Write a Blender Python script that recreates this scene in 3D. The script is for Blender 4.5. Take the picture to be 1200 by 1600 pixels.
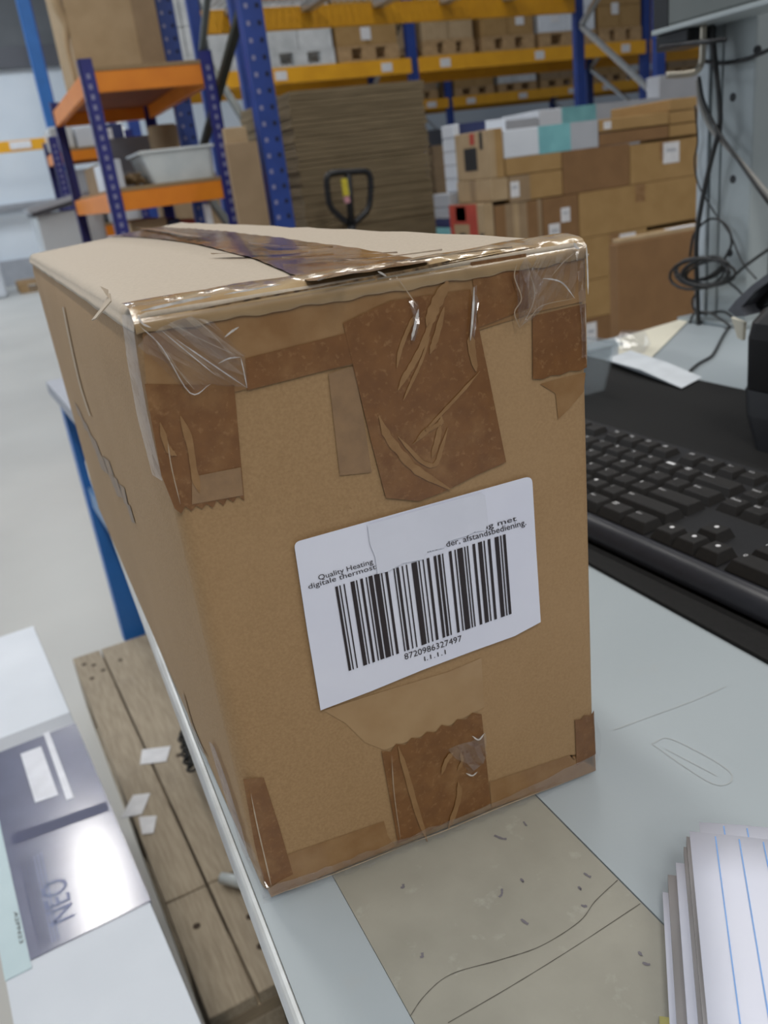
import bpy, bmesh, math, random
from mathutils import Vector, Matrix
random.seed(7)
scn = bpy.context.scene
for o in list(bpy.data.objects): bpy.data.objects.remove(o)
COL = scn.collection

# ------------------------------------------------------------------ camera
F_PX, PITCH, ROLL, YAW = 1317.4, .3814, -.1278, .39
ZT = .90                                   # height of the packing table top
ZC = ZT + .2628                            # camera height
CAM = Vector((0, 0, ZC))
_fw = Vector((0, math.cos(PITCH), -math.sin(PITCH))); _r = Vector((1, 0, 0)); _u = _r.cross(_fw)
_R = math.cos(ROLL)*_r + math.sin(ROLL)*_u
_U = math.cos(ROLL)*_u - math.sin(ROLL)*_r
_m = Matrix.Rotation(-YAW, 3, 'Z')
FW, RT, UP = _m @ _fw, _m @ _R, _m @ _U
cd = bpy.data.cameras.new('camera'); cam = bpy.data.objects.new('camera', cd); COL.objects.link(cam)
cam.matrix_world = Matrix(((RT.x, UP.x, -FW.x, CAM.x), (RT.y, UP.y, -FW.y, CAM.y), (RT.z, UP.z, -FW.z, CAM.z), (0, 0, 0, 1)))
cd.sensor_fit = 'VERTICAL'; cd.sensor_height = 36; cd.sensor_width = 27; cd.lens = F_PX/1600*36
cd.clip_start = .02; cd.clip_end = 200
cd.dof.use_dof = True; cd.dof.focus_distance = .305; cd.dof.aperture_fstop = 17
scn.camera = cam
scn.view_settings.view_transform = 'Standard'; scn.view_settings.look = 'None'
scn.view_settings.exposure = -1.36; scn.view_settings.gamma = 1; scn.view_settings.use_curve_mapping = False

# ------------------------------------------------------------------ light: hall daylight, strip lamps and added lights
w = bpy.data.worlds.new('hall_light'); scn.world = w; w.use_nodes = True
w.node_tree.nodes['Background'].inputs[0].default_value = (.80, .88, 1.0, 1)
w.node_tree.nodes['Background'].inputs[1].default_value = .46
def lamp(x, y, z, sx, sy, power, col=(1, .97, .92)):
    l = bpy.data.lights.new('overhead_light', 'AREA'); l.shape = 'RECTANGLE'; l.size = sx; l.size_y = sy
    l.energy = power; l.color = col
    o = bpy.data.objects.new('overhead_light', l); COL.objects.link(o); o.location = (x, y, z)
for ly, ln, e in ((-6.2, 2.2, 300), (-3.0, 2.2, 230), (.2, 2.2, 95), (3.2, 2.2, 105), (6.2, 1.8, 130), (11.0, 2.2, 130)):  # unseen rearmost pair added to brighten the carton's front face
    lamp(-.45, ly, 5.2, .30, ln, e)
    lamp(2.6, ly+.6, 5.2, .30, 2.2, e*.62)
for ly in (2.0, 6.0, 11.0):
    lamp(-4.5, ly, 5.5, 1.0, 2.4, 170, (.86, .93, 1))
for lx in (-3.5, .5):
    lamp(lx, 14.2, 5.6, 2.4, .5, 330, (.86, .93, 1))  # unseen lamps added to brighten the back wall
# added daylight from the left, as through an assumed, unseen loading door
dl = bpy.data.lights.new('left_daylight', 'AREA'); dl.shape = 'RECTANGLE'; dl.size = 4.0; dl.size_y = 3.6; dl.energy = 330; dl.color = (.84, .92, 1)
do = bpy.data.objects.new('left_daylight', dl); COL.objects.link(do); do.location = (-7.5, 4.5, 1.9); do.rotation_euler = (math.radians(90), 0, math.radians(-90))

def ray(x, y): return FW + RT*((x-600)/F_PX) - UP*((y-800)/F_PX)
def PZ(x, y, z): d = ray(x, y); return CAM + d*((z-ZC)/d.z)
def PY(x, y, yy): d = ray(x, y); return CAM + d*(yy/d.y)
def PX(x, y, xx): d = ray(x, y); return CAM + d*(xx/d.x)

# ------------------------------------------------------------------ materials
MATS = {}
def M(name, col, rough=.6, metal=0, col2=None, scale=40, detail=4, bump=0, bscale=None, coat=0, stretch=None, spec=.5, lo=.35, hi=.65, ior=1.45):
    if name in MATS: return MATS[name]
    m = bpy.data.materials.new(name); m.use_nodes = True; nt = m.node_tree; b = nt.nodes['Principled BSDF']
    b.inputs['Roughness'].default_value = rough; b.inputs['Metallic'].default_value = metal
    b.inputs['Coat Weight'].default_value = coat; b.inputs['Coat Roughness'].default_value = .12
    b.inputs['Specular IOR Level'].default_value = spec
    tc = nt.nodes.new('ShaderNodeTexCoord'); mp = nt.nodes.new('ShaderNodeMapping'); nt.links.new(tc.outputs['Object'], mp.inputs[0])
    if stretch: mp.inputs['Scale'].default_value = stretch
    if col2 is None: col2 = tuple(c*.88 for c in col)
    n = nt.nodes.new('ShaderNodeTexNoise'); n.inputs['Scale'].default_value = scale; n.inputs['Detail'].default_value = detail
    nt.links.new(mp.outputs[0], n.inputs['Vector'])
    r = nt.nodes.new('ShaderNodeValToRGB'); r.color_ramp.elements[0].position = lo; r.color_ramp.elements[1].position = hi
    r.color_ramp.elements[0].color = (*col2, 1); r.color_ramp.elements[1].color = (*col, 1)
    nt.links.new(n.outputs['Fac'], r.inputs[0]); nt.links.new(r.outputs[0], b.inputs['Base Color'])
    if bump:
        n2 = nt.nodes.new('ShaderNodeTexNoise'); n2.inputs['Scale'].default_value = bscale or scale; n2.inputs['Detail'].default_value = 5
        nt.links.new(mp.outputs[0], n2.inputs['Vector'])
        bp = nt.nodes.new('ShaderNodeBump'); bp.inputs['Strength'].default_value = bump; bp.inputs['Distance'].default_value = .002
        nt.links.new(n2.outputs['Fac'], bp.inputs['Height']); nt.links.new(bp.outputs[0], b.inputs['Normal'])
    MATS[name] = m; return m

def second_noise(m, scale, col, amount=.5, lo=.6, hi=.75, stretch=None):
    """overlay a second, blotchy colour on a material's own colour"""
    nt = m.node_tree; b = nt.nodes['Principled BSDF']; link = b.inputs['Base Color'].links[0]; src = link.from_socket
    tc = nt.nodes.new('ShaderNodeTexCoord'); mp = nt.nodes.new('ShaderNodeMapping'); nt.links.new(tc.outputs['Object'], mp.inputs[0])
    if stretch: mp.inputs['Scale'].default_value = stretch
    n = nt.nodes.new('ShaderNodeTexNoise'); n.inputs['Scale'].default_value = scale; n.inputs['Detail'].default_value = 6; n.inputs['Roughness'].default_value = .6
    nt.links.new(mp.outputs[0], n.inputs['Vector'])
    r = nt.nodes.new('ShaderNodeMapRange'); r.inputs[1].default_value = lo; r.inputs[2].default_value = hi; r.inputs[4].default_value = amount
    nt.links.new(n.outputs['Fac'], r.inputs[0])
    mx = nt.nodes.new('ShaderNodeMix'); mx.data_type = 'RGBA'
    nt.links.new(r.outputs[0], mx.inputs['Factor']); nt.links.new(src, mx.inputs[6]); mx.inputs[7].default_value = (*col, 1)
    nt.links.new(mx.outputs[2], b.inputs['Base Color'])
    return m

def clear_mat(name, tint, gloss=.16, rough=.12, bump=.3, bscale=90, haze=0, hazecol=(.8, .8, .85)):
    m = bpy.data.materials.new(name); m.use_nodes = True; nt = m.node_tree; nt.nodes.clear()
    out = nt.nodes.new('ShaderNodeOutputMaterial'); t = nt.nodes.new('ShaderNodeBsdfTransparent'); g = nt.nodes.new('ShaderNodeBsdfGlossy')
    t.inputs[0].default_value = (*tint, 1); g.inputs['Roughness'].default_value = rough
    tc = nt.nodes.new('ShaderNodeTexCoord'); n = nt.nodes.new('ShaderNodeTexNoise'); n.inputs['Scale'].default_value = bscale; n.inputs['Detail'].default_value = 3
    nt.links.new(tc.outputs['Object'], n.inputs['Vector'])
    bp = nt.nodes.new('ShaderNodeBump'); bp.inputs['Strength'].default_value = bump; bp.inputs['Distance'].default_value = .003
    nt.links.new(n.outputs['Fac'], bp.inputs['Height']); nt.links.new(bp.outputs[0], g.inputs['Normal'])
    mx = nt.nodes.new('ShaderNodeMixShader'); mx.inputs[0].default_value = gloss
    nt.links.new(t.outputs[0], mx.inputs[1]); nt.links.new(g.outputs[0], mx.inputs[2])
    last = mx
    if haze:
        d = nt.nodes.new('ShaderNodeBsdfDiffuse'); d.inputs[0].default_value = (*hazecol, 1)
        m2 = nt.nodes.new('ShaderNodeMixShader'); m2.inputs[0].default_value = haze
        nt.links.new(mx.outputs[0], m2.inputs[1]); nt.links.new(d.outputs[0], m2.inputs[2]); last = m2
    nt.links.new(last.outputs[0], out.inputs[0]); MATS[name] = m; return m

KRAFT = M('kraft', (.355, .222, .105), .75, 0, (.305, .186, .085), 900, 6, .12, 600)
second_noise(KRAFT, 420, (.22, .125, .055), .55, .66, .74)
second_noise(KRAFT, 9, (.385, .247, .125), .6, .45, .7)
KRAFT_TOP = M('kraft_pale_sheen', (.455, .385, .30), .7, 0, (.415, .345, .265), 700, 5, .08, 500)  # lid kraft with the top's light and sheen put into the colour
TAPE = M('packing_tape', (.185, .078, .020), .42, 0, (.15, .060, .014), 160, 6, .10, 220, coat=.22)
second_noise(TAPE, 45, (.27, .142, .052), .75, .52, .72)
second_noise(TAPE, 500, (.29, .155, .062), .55, .56, .70)
TAPE_LIGHT = M('packing_tape_thin', (.225, .112, .037), .4, 0, (.30, .172, .072), 70, 6, .08, 200, coat=.25)
TAPE_GREY = M('packing_tape_worn', (.225, .135, .068), .5, 0, (.27, .162, .08), 220, 6, .1, 300, coat=.1)
TAPE_TOP = M('packing_tape_top', (.33, .20, .09), .2, 0, (.14, .068, .026), 55, 6, 1.0, 60, coat=.8, stretch=(1, .35, 1))
TAPE_AIR = M('tape_air_pocket', (.285, .160, .066), .5, 0, (.24, .128, .049), 200, 4, .05)
CLEAR = clear_mat('clear_film', (.97, .97, .98), .13, .16, .4, 70, .02)
CLEAR_TRAY = clear_mat('clear_plastic', (.93, .95, .96), .12, .10, .1, 30, .07, (.75, .8, .82))
MILKY = M('milky_plastic', (.66, .70, .70), .25, 0, (.58, .63, .64), 14, 3, 0, coat=.3)
PAPER = M('white_paper', (.74, .76, .86), .6, 0, (.71, .73, .84), 30, 3, .02)
PAPER_PATCH = M('white_paper_patch', (.69, .71, .80), .4, 0, (.66, .68, .77), 60, 3, .1, 60, coat=.2)
INK = M('black_ink', (.022, .014, .016), .55)
GREYINK = M('grey_ink', (.16, .15, .17), .6)
DARKLINE = M('dark_gap', (.06, .04, .025), .9)
TABLE = M('grey_laminate', (.362, .408, .435), .42, 0, (.328, .374, .40), 5, 5, .03, 300)
second_noise(TABLE, 26, (.36, .37, .36), .35, .66, .8)
second_noise(TABLE, 300, (.25, .25, .25), .5, .73, .78)
BARE = M('bare_laminate', (.335, .325, .275), .5, 0, (.27, .262, .22), 22, 6, .08, 200)
second_noise(BARE, 90, (.42, .42, .37), .6, .6, .75)
second_noise(BARE, 160, (.12, .11, .09), .7, .71, .76)
EDGE = M('table_edging', (.56, .57, .56), .3, 0, (.47, .47, .45), 60, 4, .1, coat=.3)
MAT_BLACK = M('desk_mat_black', (.012, .0115, .0115), .7, 0, (.009, .009, .009), 300, 3, .1, 900, spec=.22)
KEY = M('key_black', (.016, .0145, .0135), .5, 0, (.013, .012, .0115), 400, 2, .03, 900, spec=.3)
KBODY = M('keyboard_black', (.014, .014, .0155), .42, 0, (.012, .012, .0135), 300, 2, spec=.3)
KSLOPE = M('keyboard_front', (.026, .027, .034), .36, 0, (.023, .024, .030), 200, 2, spec=.4)
LEGEND = M('key_legend', (.75, .75, .76), .5)
BLACKP = M('black_plastic', (.012, .013, .016), .38, 0, (.010, .011, .013), 200, 2)
DKGREYP = M('dark_grey_plastic', (.10, .105, .125), .4, 0, (.09, .095, .11), 200, 2)
CABLE = M('cable_black', (.012, .012, .012), .4)
CABLE_G = M('cable_grey', (.27, .26, .24), .5)
STEELG = M('grey_painted_steel', (.36, .40, .41), .42, 0, (.33, .37, .38), 12, 3)
STEELD = M('dark_painted_steel', (.13, .145, .14), .5, 0, (.115, .13, .125), 12, 3)
HOOKM = M('brushed_hook', (.42, .38, .31), .32, .7)
BLUE = M('rack_blue', (.016, .050, .26), .45, 0, (.012, .040, .21), 15, 4)
BLUE_L = M('post_blue_light', (.03, .17, .52), .4, 0, (.026, .15, .46), 12, 3)
NAVY = M('post_navy', (.025, .028, .20), .4, 0, (.02, .022, .16), 15, 3)
ORANGE = M('beam_orange', (.80, .25, .012), .4, 0, (.72, .21, .01), 10, 3)
YELLOW = M('beam_yellow', (.78, .38, .012), .42, 0, (.70, .33, .01), 6, 3)
CHIP = M('chipboard', (.34, .23, .12), .8, 0, (.27, .18, .09), 120, 5, .2)
RUST = M('board_underside', (.30, .085, .03), .7, 0, (.25, .07, .025), 20, 3)
ZINC = M('galvanised_steel', (.52, .54, .55), .35, .8, (.40, .42, .43), 40, 3)
SLOTL = M('bright_slot', (.24, .24, .38), .4)
SLOTD = M('dark_slot', (.008, .010, .03), .8)
WOOD = M('pallet_wood', (.40, .335, .245), .8, 0, (.30, .245, .175), 26, 6, .3, 60, stretch=(9, .7, 9))
second_noise(WOOD, 7, (.20, .165, .13), .5, .58, .75)
WOOD_X = M('pallet_wood_cross', (.32, .255, .17), .8, 0, (.23, .18, .12), 26, 6, .3, 60, stretch=(.7, 9, 9))
WOODL = M('pallet_wood_pale', (.46, .30, .15), .8, 0, (.36, .23, .11), 20, 5, .2)
CONC = M('concrete_floor', (.50, .50, .475), .38, 0, (.43, .43, .41), .9, 7, .03, 60)
second_noise(CONC, .35, (.36, .36, .35), .5, .5, .7, (1, .25, 1))
WALLW = M('wall_white_panel', (.80, .86, .92), .6, 0, (.68, .76, .84), .6, 3)
WALLG = M('wall_grey_band', (.16, .17, .18), .7, 0, (.14, .15, .16), 2, 3)
CARD1 = M('carton_kraft', (.37, .228, .088), .75, 0, (.33, .198, .072), 14, 5)
CARD2 = M('carton_dark_kraft', (.235, .125, .05), .75, 0, (.205, .107, .042), 14, 5)
CARD3 = M('carton_pale_kraft', (.43, .31, .18), .75, 0, (.38, .27, .15), 14, 5)
CARD4 = M('carton_grey_kraft', (.31, .215, .125), .75, 0, (.27, .185, .105), 14, 5)
FLAT = M('flat_sheet_kraft', (.235, .18, .105), .85, 0, (.165, .125, .07), 5, 5, stretch=(1, 1, 14))
CWHITE = M('carton_white', (.68, .72, .78), .45, 0, (.63, .67, .73), 8, 3)
CGREY = M('carton_light_grey', (.42, .44, .48), .5, 0, (.38, .40, .44), 8, 3)
TEAL = M('print_teal', (.22, .52, .55), .4, 0, (.17, .42, .46), 12, 4)
NAVYP = M('print_navy', (.03, .04, .12), .4, 0, (.025, .032, .10), 14, 3)
RED = M('print_red', (.50, .075, .05), .5, 0, (.42, .06, .04), 10, 3)
BLACKM = M('print_black', (.02, .02, .022), .6)
WRAP = M('stretch_wrap', (.62, .64, .65), .22, 0, (.46, .48, .49), 6, 5, .6, 9, coat=.4)
STICK = M('sticker_white', (.74, .74, .76), .5)
FOIL = M('glossy_navy_print', (.060, .070, .140), .34, .45, (.05, .058, .12), 30, 3, .02, 40, coat=1.0)
FOIL.node_tree.nodes['Principled BSDF'].inputs['Coat Roughness'].default_value = .16; FOIL.node_tree.nodes['Principled BSDF'].inputs['Coat IOR'].default_value = 1.8
FOILPALE = M('glossy_pale_print', (.62, .64, .70), .3, .2, coat=.3)
FOILTXT = M('glossy_print_lettering', (.13, .155, .28), .35, .2)
PALEBLUE = M('pale_blue_print', (.53, .66, .70), .35, 0, (.49, .62, .66), 20, 3)
RUBBER = M('caster_rubber', (.16, .165, .17), .6)
CREAM = M('cream_paper', (.72, .69, .57), .7, 0, (.68, .65, .53), 10, 3)
BLUELINE = M('blue_rule', (.23, .42, .80), .6)
YELLOWP = M('yellow_note', (.62, .58, .22), .6)
PAGE = M('page_edges', (.44, .42, .42), .8, 0, (.30, .285, .28), 8, 2, stretch=(1, 1, 300))
COREB = M('corrugated_edge', (.24, .15, .07), .9, 0, (.05, .03, .015), 400, 3)
SHIRT = M('red_plastic', (.45, .03, .02), .4)

# ------------------------------------------------------------------ mesh helpers
def org(p):
    v = Vector((0, 0, 0))
    while p is not None: v = v + p.location; p = p.parent
    return v
def tag(o, label, cat=None, group=None, kind=None):
    if label: o['label'] = label
    if cat: o['category'] = cat
    if group: o['group'] = group
    if kind: o['kind'] = kind
    return o
def thing(name, loc, label, cat, group=None):
    o = bpy.data.objects.new(name, None); COL.objects.link(o); o.location = loc; o.empty_display_size = .05
    return tag(o, label, cat, group)
def mesh(name, verts, faces, mat, parent=None, smooth=False, base=None, mats=None, midx=None):
    """verts in world space; linked as one object under parent (or at its own base point)"""
    verts = [Vector(v) for v in verts]
    if parent is not None: off = org(parent)
    elif base is not None: off = Vector(base)
    else:
        xs = [v.x for v in verts]; ys = [v.y for v in verts]; zs = [v.z for v in verts]
        off = Vector(((min(xs)+max(xs))/2, (min(ys)+max(ys))/2, min(zs)))
    me = bpy.data.meshes.new(name); me.from_pydata([tuple(v-off) for v in verts], [], faces); me.update()
    o = bpy.data.objects.new(name, me); COL.objects.link(o)
    if parent is not None: o.parent = parent
    else: o.location = off
    for mm in (mats or [mat]): me.materials.append(mm)
    if midx:
        for p, i in zip(me.polygons, midx): p.material_index = i
    if smooth:
        for p in me.polygons: p.use_smooth = True
    return o
class G:
    """collects geometry for one mesh"""
    def __init__(s): s.v = []; s.f = []
    def add(s, v, f):
        n = len(s.v); s.v += [Vector(x) for x in v]; s.f += [tuple(i+n for i in q) for q in f]; return s
    def box(s, x0, x1, y0, y1, z0, z1, b=0):
        if b <= 0:
            return s.add([(x0,y0,z0),(x1,y0,z0),(x1,y1,z0),(x0,y1,z0),(x0,y0,z1),(x1,y0,z1),(x1,y1,z1),(x0,y1,z1)],
                         [(0,3,2,1),(4,5,6,7),(0,1,5,4),(1,2,6,5),(2,3,7,6),(3,0,4,7)])
        bm = bmesh.new(); bmesh.ops.create_cube(bm, size=1)
        for v in bm.verts: v.co = Vector(((x0+x1)/2+v.co.x*(x1-x0), (y0+y1)/2+v.co.y*(y1-y0), (z0+z1)/2+v.co.z*(z1-z0)))
        bmesh.ops.bevel(bm, geom=bm.edges[:], offset=b, segments=2, profile=.5, affect='EDGES')
        bm.verts.index_update(); s.add([v.co for v in bm.verts], [tuple(v.index for v in f.verts) for f in bm.faces]); bm.free(); return s
    def obox(s, c, ax, ay, az, hx, hy, hz):
        c = Vector(c); v = []
        for k in (-1, 1):
            for i, j in ((-1,-1),(1,-1),(1,1),(-1,1)): v.append(c+ax*hx*i+ay*hy*j+az*hz*k)
        return s.add(v, [(0,3,2,1),(4,5,6,7),(0,1,5,4),(1,2,6,5),(2,3,7,6),(3,0,4,7)])
    def bar(s, a, b, wd, th, up=(0, 0, 1)):
        a = Vector(a); b = Vector(b); d = (b-a); L = d.length; d.normalize(); u = Vector(up); sd = d.cross(u)
        if sd.length < 1e-4: sd = d.cross(Vector((1, 0, 0)))
        sd.normalize(); u = sd.cross(d)
        return s.obox((a+b)/2, d, sd, u, L/2, wd/2, th/2)
    def tube(s, pts, r, n=8, smooth_pts=0, cap=True):
        pts = [Vector(p) for p in pts]
        if isinstance(r, (list, tuple)):
            m0 = len(pts)-1; kk = max(smooth_pts, 1)
            r = [r[min(i//kk, m0)]+(r[min(i//kk+1, m0)]-r[min(i//kk, m0)])*(i % kk)/kk for i in range(m0*kk+1)]
        if smooth_pts: pts = spline(pts, smooth_pts)
        t0 = (pts[1]-pts[0]).normalized(); nn = t0.orthogonal().normalized(); rings = []; v = []
        for i, p in enumerate(pts):
            t = (pts[min(i+1, len(pts)-1)]-pts[max(i-1, 0)]).normalized()
            nn = (nn-t*nn.dot(t)).normalized(); bn = t.cross(nn)
            rr = r[i] if isinstance(r, (list, tuple)) else r
            for k in range(n):
                a = 2*math.pi*k/n; v.append(p+nn*math.cos(a)*rr+bn*math.sin(a)*rr)
        f = []
        for i in range(len(pts)-1):
            for k in range(n): f.append((i*n+k, i*n+(k+1) % n, (i+1)*n+(k+1) % n, (i+1)*n+k))
        if cap: f.append(tuple(range(n-1, -1, -1))); f.append(tuple((len(pts)-1)*n+k for k in range(n)))
        return s.add(v, f)
    def lathe(s, c, prof, n=20, axis='z'):
        c = Vector(c); v = []
        for (r, h) in prof:
            for k in range(n):
                a = 2*math.pi*k/n; p = (r*math.cos(a), r*math.sin(a), h)
                if axis == 'x': p = (h, p[0], p[1])
                if axis == 'y': p = (p[0], h, p[1])
                v.append(c+Vector(p))
        f = [(i*n+k, i*n+(k+1) % n, (i+1)*n+(k+1) % n, (i+1)*n+k) for i in range(len(prof)-1) for k in range(n)]
        f.append(tuple(range(n-1, -1, -1))); f.append(tuple((len(prof)-1)*n+k for k in range(n)))
        return s.add(v, f)
    def prism(s, poly, d):
        """flat polygon (list of points) extruded by vector d"""
        d = Vector(d); n = len(poly); v = [Vector(p) for p in poly]; v += [p+d for p in v]
        return s.add(v, [tuple(range(n-1, -1, -1)), tuple(range(n, 2*n))]+[(i, (i+1) % n, n+(i+1) % n, n+i) for i in range(n)])
    def build(s, name, mat, parent=None, smooth=False, base=None): return mesh(name, s.v, s.f, mat, parent, smooth, base)
def spline(p, k):
    out = []
    q = [p[0]*2-p[1]]+p+[p[-1]*2-p[-2]]
    for i in range(1, len(q)-2):
        for j in range(k):
            t = j/k; a, b, c, d = q[i-1], q[i], q[i+1], q[i+2]
            out.append(.5*((2*b)+(c-a)*t+(2*a-5*b+4*c-d)*t*t+(3*b-a-3*c+d)*t**3))
    out.append(p[-1]); return out
def copy_tree(o, parent=None):
    c = o.copy(); COL.objects.link(c); c.parent = parent
    for ch in [x for x in bpy.data.objects if x.parent == o and x != c]: copy_tree(ch, c)
    return c
_txt = {}
def text2d(s):
    if s in _txt: return _txt[s]
    cu = bpy.data.curves.new('lettering', 'FONT'); cu.body = s; cu.resolution_u = 3
    ob = bpy.data.objects.new('lettering', cu); COL.objects.link(ob)
    bpy.context.view_layer.update()
    me = bpy.data.meshes.new_from_object(ob.evaluated_get(bpy.context.evaluated_depsgraph_get()))
    vs = [Vector((v.co.x, v.co.y)) for v in me.vertices]; fs = [tuple(p.vertices) for p in me.polygons]
    bpy.data.objects.remove(ob); bpy.data.curves.remove(cu); bpy.data.meshes.remove(me)
    x0 = min(v.x for v in vs); x1 = max(v.x for v in vs); y0 = min(v.y for v in vs); y1 = max(v.y for v in vs)
    _txt[s] = ([((v.x-x0)/(x1-x0), (v.y-y0)/(y1-y0)) for v in vs], fs, (x1-x0)/(y1-y0)); return _txt[s]
def text_quad(name, s, q, mat, parent):
    """lettering stretched on the 3D quad q = lower left, lower right, upper right, upper left"""
    uv, fs, _ = text2d(s); a, b, c, d = [Vector(p) for p in q]
    return mesh(name, [(a*(1-u)+b*u)*(1-v)+(d*(1-u)+c*u)*v for u, v in uv], fs, mat, parent)

# ------------------------------------------------------------------ the setting
def struct(o): o['kind'] = 'structure'; return o
struct(mesh('floor', [(-12, -4, 0), (26, -4, 0), (26, 22, 0), (-12, 22, 0)], [(0, 1, 2, 3)], CONC, base=(0, 0, 0)))
g = G(); g.box(-12, 26, 18.0, 18.2, 0, 3.7); wb = struct(g.build('wall_back', WALLW))
g = G(); g.box(-12, 26, 17.9, 18.2, 3.95, 6.5); g.build('upper_band', WALLG, wb)
g = G(); g.box(-12, 26, 17.85, 18.0, 3.62, 3.95); g.build('rail', DKGREYP, wb)
g = G(); g.box(-12, 26, 17.93, 18.0, 1.3, 1.42); g.build('rail', CGREY, wb)
g = G(); g.box(-12, 26, 17.93, 18.0, 0, .45); g.build('kick_band', CGREY, wb)

# ------------------------------------------------------------------ packing table
TX1, TY0, TY1 = 1.02, -.55, .988
def tedge(y): return .0288+.0235*(y-.2)                 # front edge of the table, slightly askew to the carton
tb = thing('packing_table', (.48, .2, 0), 'light grey packing table with worn laminate top under the taped carton', 'table')
SX0, SX1 = .0645, .160
g = G()
def slab(xa, xb, z0_, z1_): g.add([(xa(TY0), TY0, z0_), (xb(TY0), TY0, z0_), (xb(TY1), TY1, z0_), (xa(TY1), TY1, z0_), (xa(TY0), TY0, z1_), (xb(TY0), TY0, z1_), (xb(TY1), TY1, z1_), (xa(TY1), TY1, z1_)], [(0,3,2,1),(4,5,6,7),(0,1,5,4),(1,2,6,5),(2,3,7,6),(3,0,4,7)])
slab(lambda y: tedge(y)+.0032, lambda y: SX0-.0004, ZT-.022, ZT); slab(lambda y: SX1+.0004, lambda y: TX1, ZT-.022, ZT); slab(lambda y: SX0-.001, lambda y: SX1+.001, ZT-.022, ZT-.0012)
g.build('worktop', TABLE, tb)
g = G(); g.box(SX0, SX1, TY0, TY1, ZT-.0011, ZT-.0004); bare = g.build('bare_strip', BARE, tb); tag(bare, 'bare beige strip where the top layer is missing')
prof = [(.0000, -.022), (.0000, -.004), (.0004, -.0018), (.0014, -.0004), (.0026, .0002), (.0031, -.0006), (.0031, -.022)]
v = [Vector((tedge(y)+a, y, ZT+b)) for y in (TY0, TY1) for a, b in prof]; n = len(prof)
tag(mesh('edging', v, [(i, (i+1) % n, n+(i+1) % n, n+i) for i in range(n)]+[tuple(range(n-1, -1, -1)), tuple(range(n, 2*n))], EDGE, tb, False), 'pale edging strip along the table front')
for (x, y) in ((.10, -.45), (.95, -.45), (.95, .82), (.16, .82)):
    g = G(); g.box(x-.025, x+.025, y-.025, y+.025, 0, ZT-.08, .004); g.build('leg', STEELG, tb)
for y in (-.45, .82): g = G(); g.box(.10, .95, y-.02, y+.02, ZT-.08, ZT-.028); g.build('cross_rail', STEELG, tb)
SCR = M('dark_scratch', (.10, .09, .075), .8)
def table_line(px, wd, mat=DARKLINE, z=ZT-.0002, name='scratch'):
    pts = spline([PZ(x, y, z) for x, y in px], 6); v = []; f = []
    for i, p in enumerate(pts):
        t = (pts[min(i+1, len(pts)-1)]-pts[max(i-1, 0)]).normalized(); n = Vector((-t.y, t.x, 0)); ww = wd*random.uniform(.6, 1.2)
        v += [p-n*ww/2, p+n*ww/2]
    f = [(2*i, 2*i+1, 2*i+3, 2*i+2) for i in range(len(pts)-1)]
    return mesh(name, v, f, mat, tb)
table_line([(638, 1592), (664, 1555), (705, 1522), (780, 1500), (845, 1478), (905, 1440), (930, 1408), (965, 1375)], .00035, SCR)
table_line([(700, 1598), (800, 1540), (900, 1478), (1000, 1412)], .0003, SCR)
for (x, y, L, a) in ((782, 1308, 20, .3), (782, 1395, 14, 1.9), (820, 1440, 14, .6), (918, 1367, 13, .5), (1010, 1505, 12, .2), (820, 1287, 8, 1), (1000, 1490, 8, 1), (658, 1492, 8, 2),
                     (628, 1384, 7, 2.2), (912, 1414, 8, 0), (815, 1375, 6, 1), (905, 1387, 5, 1), (450, 1530, 8, 1.6), (470, 1447, 8, 2.2), (1030, 1292, 7, .2), (1020, 1312, 6, 0), (978, 1318, 5, 0), (540, 1505, 6, 1)):
    table_line([(x-L/2*math.cos(a), y-L/2*math.sin(a)), (x+2, y+2), (x+L/2*math.cos(a), y+L/2*math.sin(a))], .0011, GREYINK, name='scuff')
for q in (((1018, 1162), (1050, 1155), (1140, 1205), (1115, 1225), (1018, 1162)), ((1040, 1170), (1120, 1212)), ((960, 1140), (1080, 1096), (1135, 1072))):
    table_line(list(q), .0006, M('faint_pencil', (.40, .43, .44), .6), ZT+.0002)

# ------------------------------------------------------------------ the taped carton
BOXC = {(0,0,0): (.0365,.262,ZT), (1,0,0): (.192,.254,ZT), (0,1,0): (.039,.791,ZT), (1,1,0): (.192,.785,ZT),
        (0,0,1): (.035,.2585,ZT+.231), (1,0,1): (.1855,.2425,ZT+.231), (0,1,1): (.036,.777,ZT+.231), (1,1,1): (.171,.785,ZT+.2395)}
BOXC = {k: Vector(v) for k, v in BOXC.items()}
def tri(u, v, w):
    o = Vector((0, 0, 0))
    for (i, j, k), c in BOXC.items(): o = o+c*((u if i else 1-u)*(v if j else 1-v)*(w if k else 1-w))
    return o
BW, BL, BH = .153, .525, .233
def rnd_ring(rads, ns=14):
    """rounded rectangle 0..BW x 0..BL, corner radii near-left, near-right, far-right, far-left"""
    pts = []
    cs = [((0, 0), rads[0], math.pi), ((BW, 0), rads[1], 1.5*math.pi), ((BW, BL), rads[2], 0), ((0, BL), rads[3], .5*math.pi)]
    arcs = []
    for (cx, cy), r, a0 in cs:
        ox = cx+(r if cx == 0 else -r); oy = cy+(r if cy == 0 else -r)
        arcs.append([(ox+r*math.cos(a0+k*math.pi/12), oy+r*math.sin(a0+k*math.pi/12)) for k in range(7)])
    for i in range(4):
        pts += arcs[i]; a = arcs[i][-1]; b = arcs[(i+1) % 4][0]
        pts += [(a[0]+(b[0]-a[0])*k/ns, a[1]+(b[1]-a[1])*k/ns) for k in range(1, ns)]
    return pts
carton = thing('taped_carton', tri(.5, .5, 0), 'large kraft carton with barcode label and brown packing tape on table edge', 'carton')
v = []; f = []
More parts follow.
